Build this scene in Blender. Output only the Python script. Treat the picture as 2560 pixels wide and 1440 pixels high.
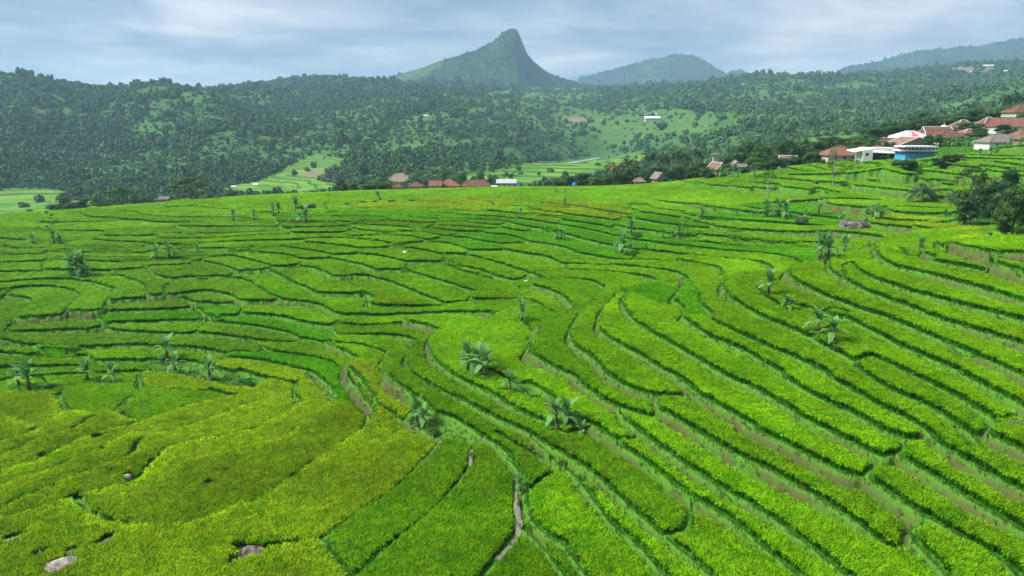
import bpy, bmesh, math, random
import numpy as np
from mathutils import Vector, Matrix
rng = np.random.default_rng(7)
random.seed(7)
for _o in list(bpy.data.objects):
    bpy.data.objects.remove(_o)
scene = bpy.context.scene
COL = scene.collection

# ------------------------------------------------------------------ camera
FPX, HORIZON = 1706.0, 300.0                  # focal length in photo pixels, row of the level horizon
PITCH = math.atan((720 - HORIZON) / FPX)
cam_data = bpy.data.cameras.new('camera')
cam_data.sensor_width = 36.0
cam_data.lens = 36.0 * FPX / 2560.0
cam_data.clip_start = 0.5
cam_data.clip_end = 20000
cam = bpy.data.objects.new('camera', cam_data)
COL.objects.link(cam)
cam.location = (0, 0, 0)
cam.rotation_euler = (math.pi / 2 - PITCH, 0, 0)
scene.camera = cam

# ------------------------------------------------------------------ sky, sun, exposure
SUN_EL, SUN_AZ = math.radians(50), math.radians(268)     # azimuth clockwise from +Y
world = bpy.data.worlds.new('World')
scene.world = world
world.use_nodes = True
_nt = world.node_tree
_nt.nodes.clear()
_L = _nt.links.new
def _n(t, **kw):
    n = _nt.nodes.new(t)
    for k, v in kw.items():
        setattr(n, k, v)
    return n
_out = _n('ShaderNodeOutputWorld')
_bg = _n('ShaderNodeBackground')
_sky = _n('ShaderNodeTexSky', sky_type='NISHITA')
_sky.sun_disc = False
_sky.sun_elevation = SUN_EL
_sky.sun_rotation = SUN_AZ
_sky.altitude = 600
_sky.air_density = 1.0
_sky.dust_density = 1.5
_sky.ozone_density = 2.0
_tc = _n('ShaderNodeTexCoord')
_sep = _n('ShaderNodeSeparateXYZ')
_L(_tc.outputs['Generated'], _sep.inputs[0])
_zc = _n('ShaderNodeMath', operation='MAXIMUM'); _zc.inputs[1].default_value = 0.0
_L(_sep.outputs['Z'], _zc.inputs[0])
_za = _n('ShaderNodeMath', operation='ADD'); _za.inputs[1].default_value = 0.13
_L(_zc.outputs[0], _za.inputs[0])
_dx = _n('ShaderNodeMath', operation='DIVIDE'); _L(_sep.outputs['X'], _dx.inputs[0]); _L(_za.outputs[0], _dx.inputs[1])
_dy = _n('ShaderNodeMath', operation='DIVIDE'); _L(_sep.outputs['Y'], _dy.inputs[0]); _L(_za.outputs[0], _dy.inputs[1])
_cmb = _n('ShaderNodeCombineXYZ'); _L(_dx.outputs[0], _cmb.inputs[0]); _L(_dy.outputs[0], _cmb.inputs[1])
def _noise(scale, detail, rough, loc, sc, dist=0.0):
    m = _n('ShaderNodeMapping')
    m.inputs['Location'].default_value = loc
    m.inputs['Scale'].default_value = sc
    m.inputs['Rotation'].default_value = (0, 0, math.radians(14))
    _L(_cmb.outputs[0], m.inputs['Vector'])
    t = _n('ShaderNodeTexNoise')
    t.inputs['Scale'].default_value = scale
    t.inputs['Detail'].default_value = detail
    t.inputs['Roughness'].default_value = rough
    t.inputs['Distortion'].default_value = dist
    _L(m.outputs[0], t.inputs['Vector'])
    return t
_na = _noise(0.55, 9, 0.56, (1.7, 0.4, 0), (1.0, 1.0, 1), 0.35)
_nb = _noise(1.6, 8, 0.55, (5.2, 1.1, 0), (1.0, 0.8, 1), 0.3)
def _ramp(src, pts):
    r = _n('ShaderNodeValToRGB')
    e = r.color_ramp.elements
    while len(e) > 1:
        e.remove(e[-1])
    e[0].position, e[0].color = pts[0][0], (*pts[0][1], 1)
    for p, c in pts[1:]:
        k = e.new(p); k.color = (*c, 1)
    _L(src, r.inputs[0])
    return r
# overcast: thin blue-grey base sheet, brighter streaks, blue gaps
SKY_K = 0.07
_skm = _n('ShaderNodeMix', data_type='RGBA', blend_type='MULTIPLY')
_skm.inputs['Factor'].default_value = 1.0
_skm.inputs['B'].default_value = (SKY_K, SKY_K, SKY_K, 1)
_L(_sky.outputs[0], _skm.inputs['A'])
_cl = _ramp(_na.outputs['Fac'], [(0.33, (0.042, 0.064, 0.099)), (0.42, (0.063, 0.083, 0.111)), (0.51, (0.103, 0.118, 0.135)), (0.61, (0.156, 0.165, 0.174))])
_cl2 = _ramp(_nb.outputs['Fac'], [(0.36, (0.80, 0.85, 0.91)), (0.50, (1.0, 1.0, 1.0)), (0.64, (1.22, 1.18, 1.13))])
_clm = _n('ShaderNodeMix', data_type='RGBA', blend_type='MULTIPLY'); _clm.inputs['Factor'].default_value = 1.0
_L(_cl.outputs[0], _clm.inputs['A']); _L(_cl2.outputs[0], _clm.inputs['B'])
_mx = _n('ShaderNodeMix', data_type='RGBA'); _mx.inputs['Factor'].default_value = 0.94
_L(_skm.outputs['Result'], _mx.inputs['A']); _L(_clm.outputs['Result'], _mx.inputs['B'])
# pale air towards the horizon
_hz = _n('ShaderNodeMapRange'); _hz.inputs['From Min'].default_value = 0.0; _hz.inputs['From Max'].default_value = 0.05
_hz.inputs['To Min'].default_value = 1.0; _hz.inputs['To Max'].default_value = 0.0
_L(_sep.outputs['Z'], _hz.inputs['Value'])
_mh = _n('ShaderNodeMix', data_type='RGBA'); _L(_hz.outputs[0], _mh.inputs['Factor'])
_L(_mx.outputs['Result'], _mh.inputs['A']); _mh.inputs['B'].default_value = (0.125, 0.158, 0.192, 1)
_L(_mh.outputs['Result'], _bg.inputs['Color'])
_bg.inputs['Strength'].default_value = 1.0
_L(_bg.outputs[0], _out.inputs['Surface'])

sun_data = bpy.data.lights.new('sun', 'SUN')
sun_data.energy = 1.5
sun_data.angle = math.radians(26)
sun_data.color = (1.0, 0.96, 0.88)
sun = bpy.data.objects.new('sun', sun_data)
COL.objects.link(sun)
_sd = Vector((math.sin(SUN_AZ) * math.cos(SUN_EL), math.cos(SUN_AZ) * math.cos(SUN_EL), math.sin(SUN_EL)))
sun.rotation_euler = (-_sd).to_track_quat('-Z', 'Y').to_euler()

scene.view_settings.view_transform = 'Standard'
scene.view_settings.look = 'None'
scene.view_settings.gamma = 1.0
scene.view_settings.use_curve_mapping = False
scene.view_settings.exposure = 2.3
scene.render.engine = 'CYCLES'
scene.cycles.use_denoising = True
scene.cycles.max_bounces = 6
scene.cycles.diffuse_bounces = 3
scene.cycles.glossy_bounces = 2
scene.cycles.transmission_bounces = 3
scene.cycles.transparent_max_bounces = 8
scene.cycles.volume_bounces = 1
# ------------------------------------------------------------------ landform (survey points: photo pixel + distance in metres)
CP, SP = math.cos(PITCH), math.sin(PITCH)
def ray(u, v):
    """direction with unit forward (Y) run for a photo pixel"""
    x = (np.asarray(u, float) - 1280) / FPX
    y = -(np.asarray(v, float) - 720) / FPX
    dy = CP + y * SP
    dz = -SP + y * CP
    return x / dy, dz / dy
def project(X, Y, Z):
    d = Y * CP - Z * SP
    yc = Y * SP + Z * CP
    return 1280 + FPX * X / d, 720 - FPX * yc / d
_cpz = [  # u, v, z
 (2560,1440,-21.6),(2500,1440,-22.9),(2150,1440,-24.8),(1740,1440,-26.6),(1300,1440,-27.6),(900,1433,-28.0),(450,1440,-28.0),(0,1440,-27.8),
 (2560,1263,-21.3),(2560,1100,-20.3),(2560,1000,-20.0),(2440,912,-20.1),(2560,850,-18.7),(2560,740,-17.2),(2560,640,-15.4),
 (1500,1220,-26.4),(1240,1060,-26.6),(1015,920,-27.6),(1880,1083,-23.1),(1737,997,-23.1),(1500,820,-23.6),(2150,940,-21.2),(2060,1100,-22.4),
 (1975,690,-20.4),(1810,742,-21.8),(1200,1115,-28.0),(1100,1107,-28.5),(800,1357,-28.4),(640,1137,-30.6),(220,1305,-29.3),(0,1300,-29.4),
 (560,1000,-33.0),(0,1080,-32.8),(150,990,-34.3),(850,1010,-31.6),(560,890,-32.6),(0,866,-32.6),(0,930,-34.0),(300,960,-34.2),
 (1050,880,-29.9),(1180,860,-28.6),(1300,820,-28.2),(1450,745,-27.2),(640,740,-29.7),(1000,720,-28.9),(0,740,-30.4),(300,740,-30.3),
 (640,640,-28.0),(640,560,-26.2),(640,505,-26.2),(0,640,-29.0),(0,570,-28.6),(300,560,-27.8),(300,640,-28.7),
 (1000,640,-27.6),(1000,560,-25.6),(960,500,-25.6),(1280,640,-27.3),(1280,560,-25.4),(1280,500,-24.4),(1350,617,-26.5),(1580,657,-26.4),(1780,690,-26.3),
 (1350,532,-24.2),(1550,555,-24.0),(1780,575,-23.8),(1650,690,-26.8),(1700,572,-23.8),(2180,604,-22.6),(1700,540,-22.9),(2100,570,-21.6),
 (1900,500,-20.8),(1700,480,-22.6),(2300,520,-18.6),(2220,562,-20.4),(2220,585,-21.0),(1500,480,-23.9),
 (2480,592,-15.0),(2300,630,-17.4),(2100,668,-19.4),(1830,704,-22.0),(1700,728,-23.6),(1560,748,-25.0),
 (2300,450,-15.6),(2560,470,-14.2),(2560,420,-11.2),(2300,408,-12.4),(2100,414,-14.2),(1900,435,-17.0),(2100,460,-17.3),(2000,520,-21.0),
]
_cp = []
for _u, _v, _z in _cpz:
    tx, tz = ray(_u, _v)
    _Y = _z / tz
    _cp.append((tx * _Y, _Y, _z))
# points not seen directly: hollow behind the right-hand ridge, the drop past the brow, the village rise, the near ground
for _u, _Y, _z in [(2440,118,-19.4),(2560,112,-17.6),(2300,120,-21.0),(0,206,-28.0),(400,228,-26.9),(640,242,-26.0),(900,250,-25.4),(1280,254,-24.3),(1600,258,-23.6),
        (-300,200,-29.0),(-300,150,-30),(-300,90,-33.6),(-300,50,-30),(0,250,-36),(400,285,-38),(900,300,-31.5),(1280,305,-30.5),(1600,300,-29),(0,330,-58),(600,350,-52),(1200,360,-42),(1600,345,-36),
        (1750,262,-21.5),(1900,258,-18.5),(2100,246,-12.8),(2280,243,-9.6),(2280,268,-7.4),(2400,248,-6.2),(2540,262,-2.2),(2540,216,-8.3),(2540,292,1.6),(2700,230,-4),(2900,180,-2),(2900,120,-12),(2850,80,-12),(2850,45,-17),(1900,330,-22),(2200,330,-6),(2500,330,6),
        (1280,22,-28.3),(300,22,-29.0),(2300,22,-22.5),(-300,22,-29.4),(2900,22,-17)]:
    _cp.append(((_u - 1280) / FPX * _Y * 1.02, _Y, _z))
_cp = np.array(_cp)
def _tps_fit(P, z, lam=12.0):
    n = len(P)
    d2 = ((P[:, None] - P[None]) ** 2).sum(-1)
    K = 0.5 * d2 * np.log(d2 + 1e-9)
    A = np.zeros((n + 3, n + 3))
    A[:n, :n] = K + lam * np.eye(n)
    A[:n, n] = 1; A[:n, n + 1:] = P
    A[n, :n] = 1; A[n + 1:, :n] = P.T
    return np.linalg.solve(A, np.concatenate([z, np.zeros(3)]))
_PS = 100.0
_Pn = _cp[:, :2] / _PS
_w = _tps_fit(_Pn, _cp[:, 2], 0.004)
GX0, GX1, GY0, GY1, GS = -290.0, 360.0, 18.0, 350.0, 1.0
_gx = np.arange(GX0, GX1 + .1, GS); _gy = np.arange(GY0, GY1 + .1, GS)
HG = np.zeros((len(_gy), len(_gx)))
for _i, _y in enumerate(_gy):
    Q = np.stack([_gx, np.full_like(_gx, _y)], 1) / _PS
    d2 = ((Q[:, None] - _Pn[None]) ** 2).sum(-1)
    HG[_i] = (0.5 * d2 * np.log(d2 + 1e-9)) @ _w[:len(_Pn)] + _w[len(_Pn)] + Q @ _w[len(_Pn) + 1:]
def bil(G, x0, y0, s, X, Y):
    fx = np.clip((np.nan_to_num(X) - x0) / s, 0, G.shape[1] - 1.001); fy = np.clip((np.nan_to_num(Y) - y0) / s, 0, G.shape[0] - 1.001)
    i = fy.astype(int); j = fx.astype(int); a = fx - j; b = fy - i
    return (G[i, j] * (1 - a) + G[i, j + 1] * a) * (1 - b) + (G[i + 1, j] * (1 - a) + G[i + 1, j + 1] * a) * b
def H(X, Y):
    return bil(HG, GX0, GY0, GS, X, Y)
_MY = np.exp(np.linspace(math.log(22), math.log(345), 1500))
def cast(u, v):
    """first point of the smooth landform seen through photo pixels"""
    u = np.atleast_1d(u).astype(float); v = np.atleast_1d(v).astype(float)
    tx, tz = ray(u, v)
    out = np.full((len(u), 2), np.nan)
    for s in range(0, len(u), 800):
        a, b = tx[s:s + 800, None], tz[s:s + 800, None]
        below = (b * _MY) < H(a * _MY, np.broadcast_to(_MY, (a.shape[0], len(_MY))))
        k = below.argmax(1); ok = below.any(1) & (k > 0)
        y = _MY[k]
        out[s:s + 800, 0] = np.where(ok, a[:, 0] * y, np.nan); out[s:s + 800, 1] = np.where(ok, y, np.nan)
    return out
# ------------------------------------------------------------------ field banks: surveyed from photo tiles (x0, y0, zoom), one polyline a string
TILES = {
'A': (0, 480, 5.12, """0,458 330,458 470,470 530,500 525,525 370,548 0,562|530,518 720,520 1000,520 1370,515 1400,500 1750,490 1900,470 2300,440 2560,425|470,405 490,360 560,310 700,285 1000,245|470,412 720,415 1100,405 1490,390 1510,378 1800,385 1950,405 2300,405 2560,400|1180,200 1100,230 1040,285 1080,330 1200,345 1330,350 1500,362 1520,378|1330,345 1600,325 1810,312|1820,205 1600,215 1520,240 1540,262 1700,272 1810,300 1820,318 2000,330 2200,345 2560,345|1820,208 1850,235 2100,245 2200,260 2560,285|2440,100 2200,130 2120,170 2130,210 2300,200 2480,195|1400,500 1350,530 1310,595 1500,597 1750,590 1930,580 1960,570 2260,555 2560,545|2300,440 2265,485 2560,480|0,625 250,635 600,632 900,635 1190,632 1210,610 1310,597|1190,635 1500,660 1900,662 1990,632 2010,600 1960,572|1990,632 2100,630 2560,625|0,690 200,682 330,665 600,660 1190,640|1990,632 1890,662 1880,692 2000,705 2560,700|60,720 220,745 600,735 830,722 1300,725 1700,735 1870,708 1880,692|830,722 890,680 1190,650|0,720 60,720|0,790 120,788 300,752 600,740|0,830 300,825 540,815 590,792 900,800 1300,810 1820,810 1880,790 1990,775 2200,750 2560,720|590,792 640,768 1000,760 1700,770 1780,760 1880,708|0,925 300,915 540,905 560,870|560,902 850,905 1150,915 1600,925 1840,905 1980,885 2200,880 2400,860 2560,845|560,870 900,860 1600,870 1990,850 2020,800|0,1045 400,1040 880,1025 1150,1030 1500,1020 1830,985 2100,970 2450,940 2560,910|1830,985 1850,960 1990,890|540,960 560,905"""),
'B': (450, 470, 5.12, """490,120 540,180 640,210 900,230 1150,245 1400,240 1600,230 1850,215|170,232 400,242 800,267 1120,282 1450,287 1850,240|0,243 160,245 500,285 800,297 1170,302 1450,300|0,305 300,320 480,330 700,328 1160,328 1220,350|0,395 300,390 670,388 900,400 980,405|0,455 250,450 670,445 920,440 1200,447 1260,458|980,405 1210,415 1225,395 1220,350 1450,345 1950,330|1225,398 1550,395 1900,378 2100,382 2560,385|1260,458 1280,500 1310,538|1215,415 1260,458 1430,455 1720,455 1990,455 2010,440|0,530 400,520 800,507 1280,500|1310,538 1600,535 1900,520 2190,495 2560,500|0,620 400,610 900,582 1310,545|0,680 500,665 900,632 1430,603 1900,595 2200,570|1430,603 1420,575 1500,545|0,755 300,738 900,702 1580,680 1700,667 2000,655 2150,660 2260,650|0,820 330,812 660,800 900,777 1200,762 1380,757 1590,715 1590,682|1590,715 1750,725 2080,765 2300,805 2560,805|600,830 750,835 890,815 930,790 910,775|0,920 250,902 630,882 850,842 920,830 1310,775|1310,765 1310,775 1500,800 1750,840 1930,885 2100,880 2280,860 2300,805|880,845 1100,855 1350,880 1500,930 1600,945 1800,930 1950,915 1930,885|640,885 750,910 1000,980 1180,1032 1300,1040 1500,1010 1600,945|200,950 400,980 600,1040 700,1090 850,1102 1080,1080 1180,1032|0,1015 110,1000 200,950 640,885|0,940 200,950|0,1195 300,1165 650,1155 800,1170 900,1228|700,1090 650,1155|1950,915 2100,950 2300,1010 2480,1080 2560,1092|2285,862 2560,900|1500,1010 1700,1040 1850,1100 1980,1190 2150,1175 2330,1150 2560,1192|1080,1080 1250,1130 1400,1228|1860,212 1850,240 1870,265 2100,270 2560,268|1700,325 1890,325 2200,322 2560,320|1870,265 1900,325|2010,440 2100,460 2350,465 2560,455|2010,440 2100,382|2190,495 2210,530 2350,565 2560,585|2210,530 2120,610 2200,637 2560,627|2150,660 2400,680 2560,712"""),
'C': (900, 470, 5.12, """1250,142 1000,132 740,142 710,178 950,190 1150,210 1400,240 1700,247|0,185 710,178|0,262 400,262 850,257 1100,277 1400,307 1550,317 1600,290 1720,247|1250,142 1400,115 1390,150 1450,170 1650,195 1700,225 1720,247 1900,250 2200,247 2320,237 2340,210|1400,115 1790,115|1790,115 1790,140 1900,145 2080,175 2340,210 2350,190 2560,185|1700,225 1950,232 2080,175|0,325 400,318 800,320 1050,332 1350,365 1700,382 1990,407|1560,315 1800,325 2000,345 2220,352 2560,400|2220,352 2160,275 2340,240|0,380 300,382 480,362 600,385 980,415 1400,417 1700,432 1900,455|300,382 380,430 600,455 870,475 990,460 1200,452 1400,457|980,415 990,460|0,440 200,440 380,430|1400,417 1400,457 1600,490 1780,500 1900,455|0,495 250,498 500,520 700,540 880,525 960,480 990,460|960,500 1250,510 1500,535 1740,542 1780,500|960,480 960,500 890,520 1000,545 1230,577 1560,577 1590,555|1740,542 1590,555|0,570 250,590 262,628|250,590 500,575 700,580 800,592 880,525|262,628 450,630 650,640 750,675 860,705 1100,725 1250,770 1380,830 1390,880|800,592 850,592 1050,642 1200,627 1230,577|860,705 1000,667 1050,642|1050,650 1200,645 1350,655 1550,710 1800,755 1820,790 1850,822|0,690 250,710 390,742 640,735 860,708|390,742 385,778 600,782 850,832 1040,895 1080,930 1040,985 800,980 600,985|0,808 200,800 385,778|0,865 200,880 400,930 570,985 600,985|1040,895 1060,880 1380,880|570,985 575,1055 550,1085 200,1090 100,1050 0,1000|575,1060 700,1110 950,1200 1050,1228|1075,955 1300,1030 1550,1090 1750,1170 1900,1215 2000,1220 2130,1185 2160,1140|1080,930 1075,955|1390,878 1700,970 1950,1060 2100,1110 2170,1140 2400,1110 2560,1102|1380,830 1500,832 1850,825|1850,822 2000,850 2250,900 2450,970 2560,1002|1565,590 1700,610 1880,625 2050,680 2150,718 2400,752 2560,800|1800,755 1900,740 2150,720|0,1150 150,1160 300,1200 400,1228|1780,512 1900,550 2130,577 2170,552 2190,530 2400,545 2560,560|1990,407 2200,440 2400,470 2560,500|1900,455 2000,490 2190,530|2160,275 2300,310 2560,332|1990,407 2000,345|1565,577 1565,592"""),
'D': (1350, 470, 5.12, """0,195 40,192 300,185 800,230 1240,300|40,192 50,215 300,235 550,262 700,290 1000,340 1180,355 1250,322 1240,300|0,325 400,370 700,405 950,440 1000,435 1040,405 1200,420 1500,470 1800,510 2100,552 2180,540 2190,500 2560,455|1040,405 1180,355|1240,330 1500,355 1750,392 1850,387 2000,410 2300,450 2560,458|1240,300 1300,265 1120,225 1300,237 1400,250 1440,280 1700,305 2000,327 2200,322 2400,340 2560,357|1850,387 1870,350 2200,322|1120,225 1370,175 1700,220 2000,262 2200,322|0,375 240,412 270,430 500,465 750,500 900,527 960,500 1000,437|270,430 280,385 400,372|0,462 240,487 500,530 750,585 950,642 1050,645|240,487 270,430|960,505 1100,547 1400,572 1520,602 1800,652 2000,662 2050,602 2180,545|0,552 200,590 350,627 600,702 900,772 1050,790 1200,825 1340,822 1370,795|950,642 1150,690 1400,720 1600,760 2000,800 2300,850 2560,887|1370,795 1400,720|2180,545 2560,607|2050,602 2060,652 2300,670 2560,682|2000,662 2000,700 2050,735 2300,752 2560,782|0,752 150,765 350,812 450,865 700,910 950,952 1180,962 1210,900 1340,822|1180,960 1500,970 1800,1010 2000,1060 2250,1120 2370,1172|1340,822 1600,852 1800,892 2100,942 2400,1002 2560,1032|0,890 150,950 300,1012 500,1025 920,1027 1200,1060 1500,1112 1700,1160 1900,1228|930,950 920,1027|345,1020 345,1105|0,1122 200,1107 600,1107 900,1132 1200,1172 1450,1222 1500,1260|1780,1005 1770,960 1900,920|1120,225 1125,240 1180,300"""),
'E': (1700, 400, 5.12, """30,705 200,760 500,790 900,822 1300,845 1700,862 2050,867|420,660 600,690 900,720 1300,727 1800,747 2060,762|760,640 1000,680 1200,700 1500,727|0,595 200,610 420,640 420,660|760,640 1100,590 1400,570 1830,540|0,692 200,722 420,660|30,705 0,690|0,885 300,915 400,902 700,935 1000,960 1400,987 1800,1002 2300,1040 2560,1052|400,902 410,870 30,760|250,1000 600,1035 1000,1070 1400,1097 1700,1107 2100,1112|0,990 250,1000|200,1080 700,1122 1100,1170 1600,1195 1900,1200|0,1060 200,1080 250,1000|0,1155 300,1185 700,1230|1830,520 2000,547 2300,537 2560,530|2560,545 2300,542 2000,556 1870,590 1880,640 2050,665 2380,682 2560,690|690,275 1050,320 1250,332|920,360 1050,380 1250,380 1350,400 1500,422 1670,445|0,255 200,295 400,345 640,360 820,385 900,390|40,290 200,320 330,345|1780,380 1900,410 2050,440|1720,395 1900,440 2030,460|2180,360 2300,400 2560,430|1000,240 1400,270 1600,300 1900,312 2150,322|1050,190 1400,215 1700,217 2100,225 2560,237|1260,100 1500,145 1750,175 1900,155 2200,152 2560,162|1620,90 1800,125 1900,155|1820,60 2100,110 2560,127|2150,30 2350,65 2560,77|900,390 920,360|1170,240 1400,180 1750,175|2100,225 2150,322|1830,520 1830,540 1870,590"""),
'F': (2060, 380, 5.12, """500,782 800,752 1000,747 1300,747 1600,747 1760,747 2000,760|800,752 800,785 870,832 1100,847 1500,847 1760,832 1960,840|870,832 710,900 730,925 1000,932 1550,932 1960,900|560,920 710,900|580,990 800,1012 1050,1042 1130,1047 1150,1017 1500,1002 1950,1052|1130,1047 1300,1092 1500,1137 1560,1142|350,455 360,487 600,512 900,552 1050,572 1300,602 1560,627|350,455 450,405 700,395|920,350 1000,370 1200,382|530,375 590,397|700,380 800,405 1000,427 1100,412 1370,400|920,350 1220,290 1450,312 1550,332 1800,342|1220,270 1220,290|1600,225 1800,240 2000,232|1940,190 2100,217 2300,237 2450,237 2560,240|2110,150 2300,180 2560,202|1940,190 2110,150 2350,115 2560,142|1760,107 2000,117 2350,120|1780,65 2100,72 2560,77|1850,32 2200,40 2560,47|1230,170 1500,167 1760,107|1220,215 1500,212 1600,225|2100,270 2300,300 2560,352|2350,270 2560,282|1370,390 1650,397 1900,420|1500,440 1650,442|1420,520 1600,532|2000,232 2100,270|1560,627 1800,640"""),
'G': (0, 680, 4, """0,125 300,95 600,80 850,105 1000,140 1140,200 1120,260 1080,340 1040,430 970,465|0,195 250,155 500,145 700,180 780,260 720,350 650,490|0,250 50,228 200,260 310,290 270,370 180,490 90,600 80,637|150,530 400,520 650,500|650,490 690,455 900,470 980,480 1030,562 980,592 900,615 500,625 80,640|970,465 980,480|970,465 1040,440 1300,425 1600,410 1950,380 2030,430 1980,510 1900,515 1400,535 1100,555 1030,562|1090,352 1300,330 1480,310 1600,290 1760,270 2050,215 2250,250 2350,310 2330,342 2200,345 1960,340 1850,290 1760,270|1140,35 1200,50 1370,110 1450,190 1480,305|1500,0 1560,60 1640,95 1740,100 2050,85 2310,62 2450,95 2560,150|1720,105 1650,190 1650,280|1950,380 1960,340|1030,562 1100,610 1400,645 1700,655 1930,645 2000,580 2060,490 2030,430|2350,310 2430,350 2420,420 2370,465 2100,487 2060,490|2100,490 2200,530 2560,570|1930,645 2200,670 2560,715|0,745 250,790 500,810 800,810 1200,785 1550,780 1900,795 2100,820 2270,852|2270,852 2250,900 2200,940 2100,950|2260,895 2560,925|860,870 960,930 1300,930 1640,920 1900,920 2030,940|860,870 500,880 0,850|0,1000 200,990 500,990 800,970 960,930|0,1130 150,1090 400,1075 800,1055 1100,1040 1400,1015 1480,1000 1500,960 1640,925|1480,1000 1420,1060 1400,1080 1450,1212 1600,1215 2000,1220 2150,1225 2350,1295|0,1280 300,1270 620,1265 640,1230 900,1180 1350,1140 1400,1080|620,1265 650,1350 760,1440|1350,1140 1400,1230 1450,1212|1430,1230 1250,1330 1100,1440|1420,1060 1700,1050 2000,1100 2300,1180 2560,1212|2030,940 2200,1020 2560,1090|1140,35 1150,0"""),
'H': (600, 640, 4, """0,180 200,165 280,145 400,200 530,290 660,350 740,410 860,430 1050,425 1240,410|560,110 700,140 850,210 940,247 1210,215 1400,250 1600,320 1800,420 2040,525|940,250 1100,300 1230,380 1320,450 1300,540 1500,555 2000,545 2040,525|1240,410 1270,480 1260,540 1300,542|930,40 1050,75 1200,130 1340,175 1630,170 1650,100|1650,165 1900,250 2100,310 2200,350 2330,400 2300,470 2290,500|2020,90 2200,160 2560,270|0,230 100,270 230,370 330,440 450,490 700,510 820,540 900,600 990,650|30,510 200,495 400,495 450,490|0,610 150,615 400,640 600,700 800,740 930,752|30,510 10,590 0,610|990,640 960,710 930,752 970,852|990,642 1300,640 1700,620 2100,610 2400,610 2560,620|2040,525 2290,500 2560,490|960,725 1300,740 1600,715 1800,695 2100,695 2300,710 2460,752|970,852 1200,840 1450,835 1600,850 1720,890 1760,920 1690,990 1650,1110|1650,718 1680,760 1800,780 1900,810 2000,862|0,715 250,745 500,805 580,860 700,870 850,905 970,852|580,860 520,905 300,890 0,865|850,905 890,920 1000,935 1200,940 1400,980 1500,1015 1670,1010|240,888 240,960 400,1010 700,1050 900,1090 980,1130 1070,1190|240,960 180,1000 0,985|0,1070 200,1085 400,1130 650,1190 770,1250 880,1330 990,1440|890,920 890,950 1050,1010 1200,1090 1260,1130 1400,1150 1480,1040 1500,1015|1260,1130 1070,1190 1150,1280 1260,1360 1340,1440|1400,1150 1420,1220 1550,1330 1720,1440|1650,1110 1640,1175 1600,1190|1650,1110 1750,1200 1900,1310 2130,1440|2000,862 1920,920 1890,1000 1950,1070 2050,1150 2200,1260 2400,1370 2530,1440|0,1190 250,1260 550,1320 570,1340 550,1440"""),
'I': (1200, 640, 4, """0,175 200,260 330,277 450,245 490,210 700,185 870,182 1200,187 1500,232 1700,282 1780,332|330,280 380,347 520,332 640,287 900,277 1100,292 1200,332 1280,380|490,210 620,265 640,287|0,400 200,390 380,367 380,347|0,495 250,480 470,477 600,512 690,552 900,575|520,340 520,362 700,402 850,462 940,547 900,572|0,612 150,640 400,655 500,657 420,702|840,112 1050,117 1300,127 1600,172 1850,217 2000,262 2100,312|1550,62 1900,102 2200,162 2450,237|1400,430 1300,540 1220,610 1180,720 1190,780 1350,890 1550,1010 1800,1170 2000,1290 2150,1430|1080,560 980,650 900,780 890,830 960,950 1080,1030 1170,1110 1230,1220 1350,1320 1500,1400 1700,1440|900,572 820,650 700,700 620,780 520,900 490,1000 600,1080 750,1160 930,1240 1020,1350 1140,1440|420,702 550,760 620,790|1400,430 1490,480 1430,520 1430,590 1550,690 1750,810 1950,930 2200,1100 2400,1230 2560,1312|1490,480 1700,500 1890,522 1960,490 2040,570 2000,650 2100,720 2300,850 2500,980 2560,1022|2040,340 1960,440 1890,522|2150,360 2190,420 2200,500 2320,610 2290,660 2450,750 2560,802|2000,650 2200,640 2320,610|2480,275 2430,350 2440,430 2560,522|1280,380 1180,460 1080,560|1780,332 2040,340 2100,312|1400,430 1600,380 1780,332|80,1140 200,1200 330,1280 450,1400 500,1440|1280,380 1400,430"""),
'J': (1800, 580, 4, """80,508 40,560 40,650 180,750 400,880 700,1010 900,1110 1000,1180 1150,1250 1300,1350 1400,1440|140,560 250,582 370,592 420,650 560,750 640,780 720,745 900,800 1100,870 1220,882 1330,930 1550,1060 1800,1200 2100,1330 2350,1440|1220,882 1270,830 1100,790|720,405 670,460 800,560 1000,660 1200,740 1400,820 1700,920 2000,1060 2300,1200 2560,1330|1080,340 1090,420 1250,520 1450,630 1700,730 1900,800 2100,900 2400,1010 2560,1062|1220,390 1300,340 1400,420 1600,530 1900,650 2200,740 2560,832|1220,390 1240,500|1520,232 1600,290 1750,370 1950,420 2200,510 2560,622|1830,220 1900,250 2000,240 2150,310 2050,340 2200,350 2560,392|2000,240 2050,210 2250,260 2450,290 2560,300|2240,160 2300,120 2400,190 2560,272|0,490 250,455 450,430 720,402 900,370 1080,325 1300,282 1530,225 1900,155 2240,100 2560,70|0,100 400,142 900,190 1300,205 1520,232|0,165 500,182 900,210 1250,285|0,237 300,257 650,312 960,360|0,312 400,372 560,402|0,960 200,1060 450,1180 700,1280 1000,1420 1040,1440|0,1112 250,1230 430,1340 600,1440|900,1110 1000,1060 1220,882"""),
'K': (0, 1000, 3.273, """480,20 560,120 640,150 850,165 910,132 1060,60|910,135 1060,190 1190,217|0,235 80,215 340,245 480,190|0,400 250,310 480,190 640,150|0,510 300,380 560,300 850,165|0,640 250,560 560,420 800,330 1190,220 1300,180 1700,60 1940,0|0,760 400,620 830,440 1050,350 1250,330 1600,240 2095,60|0,930 400,760 700,640 1060,510 1150,400 1380,360 1700,330 2095,250|0,1040 300,960 540,890 600,830 900,760 1100,690 1340,490 1500,440 2095,300|720,1000 900,900 1200,780 1500,620 1800,540 2095,450|720,1000 600,830|0,1200 250,1130 420,1060 650,1010 720,1000 840,1060 1040,1080 1240,1090 1600,1060 1900,950 2095,905|1960,1230 2095,1290"""),
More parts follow.
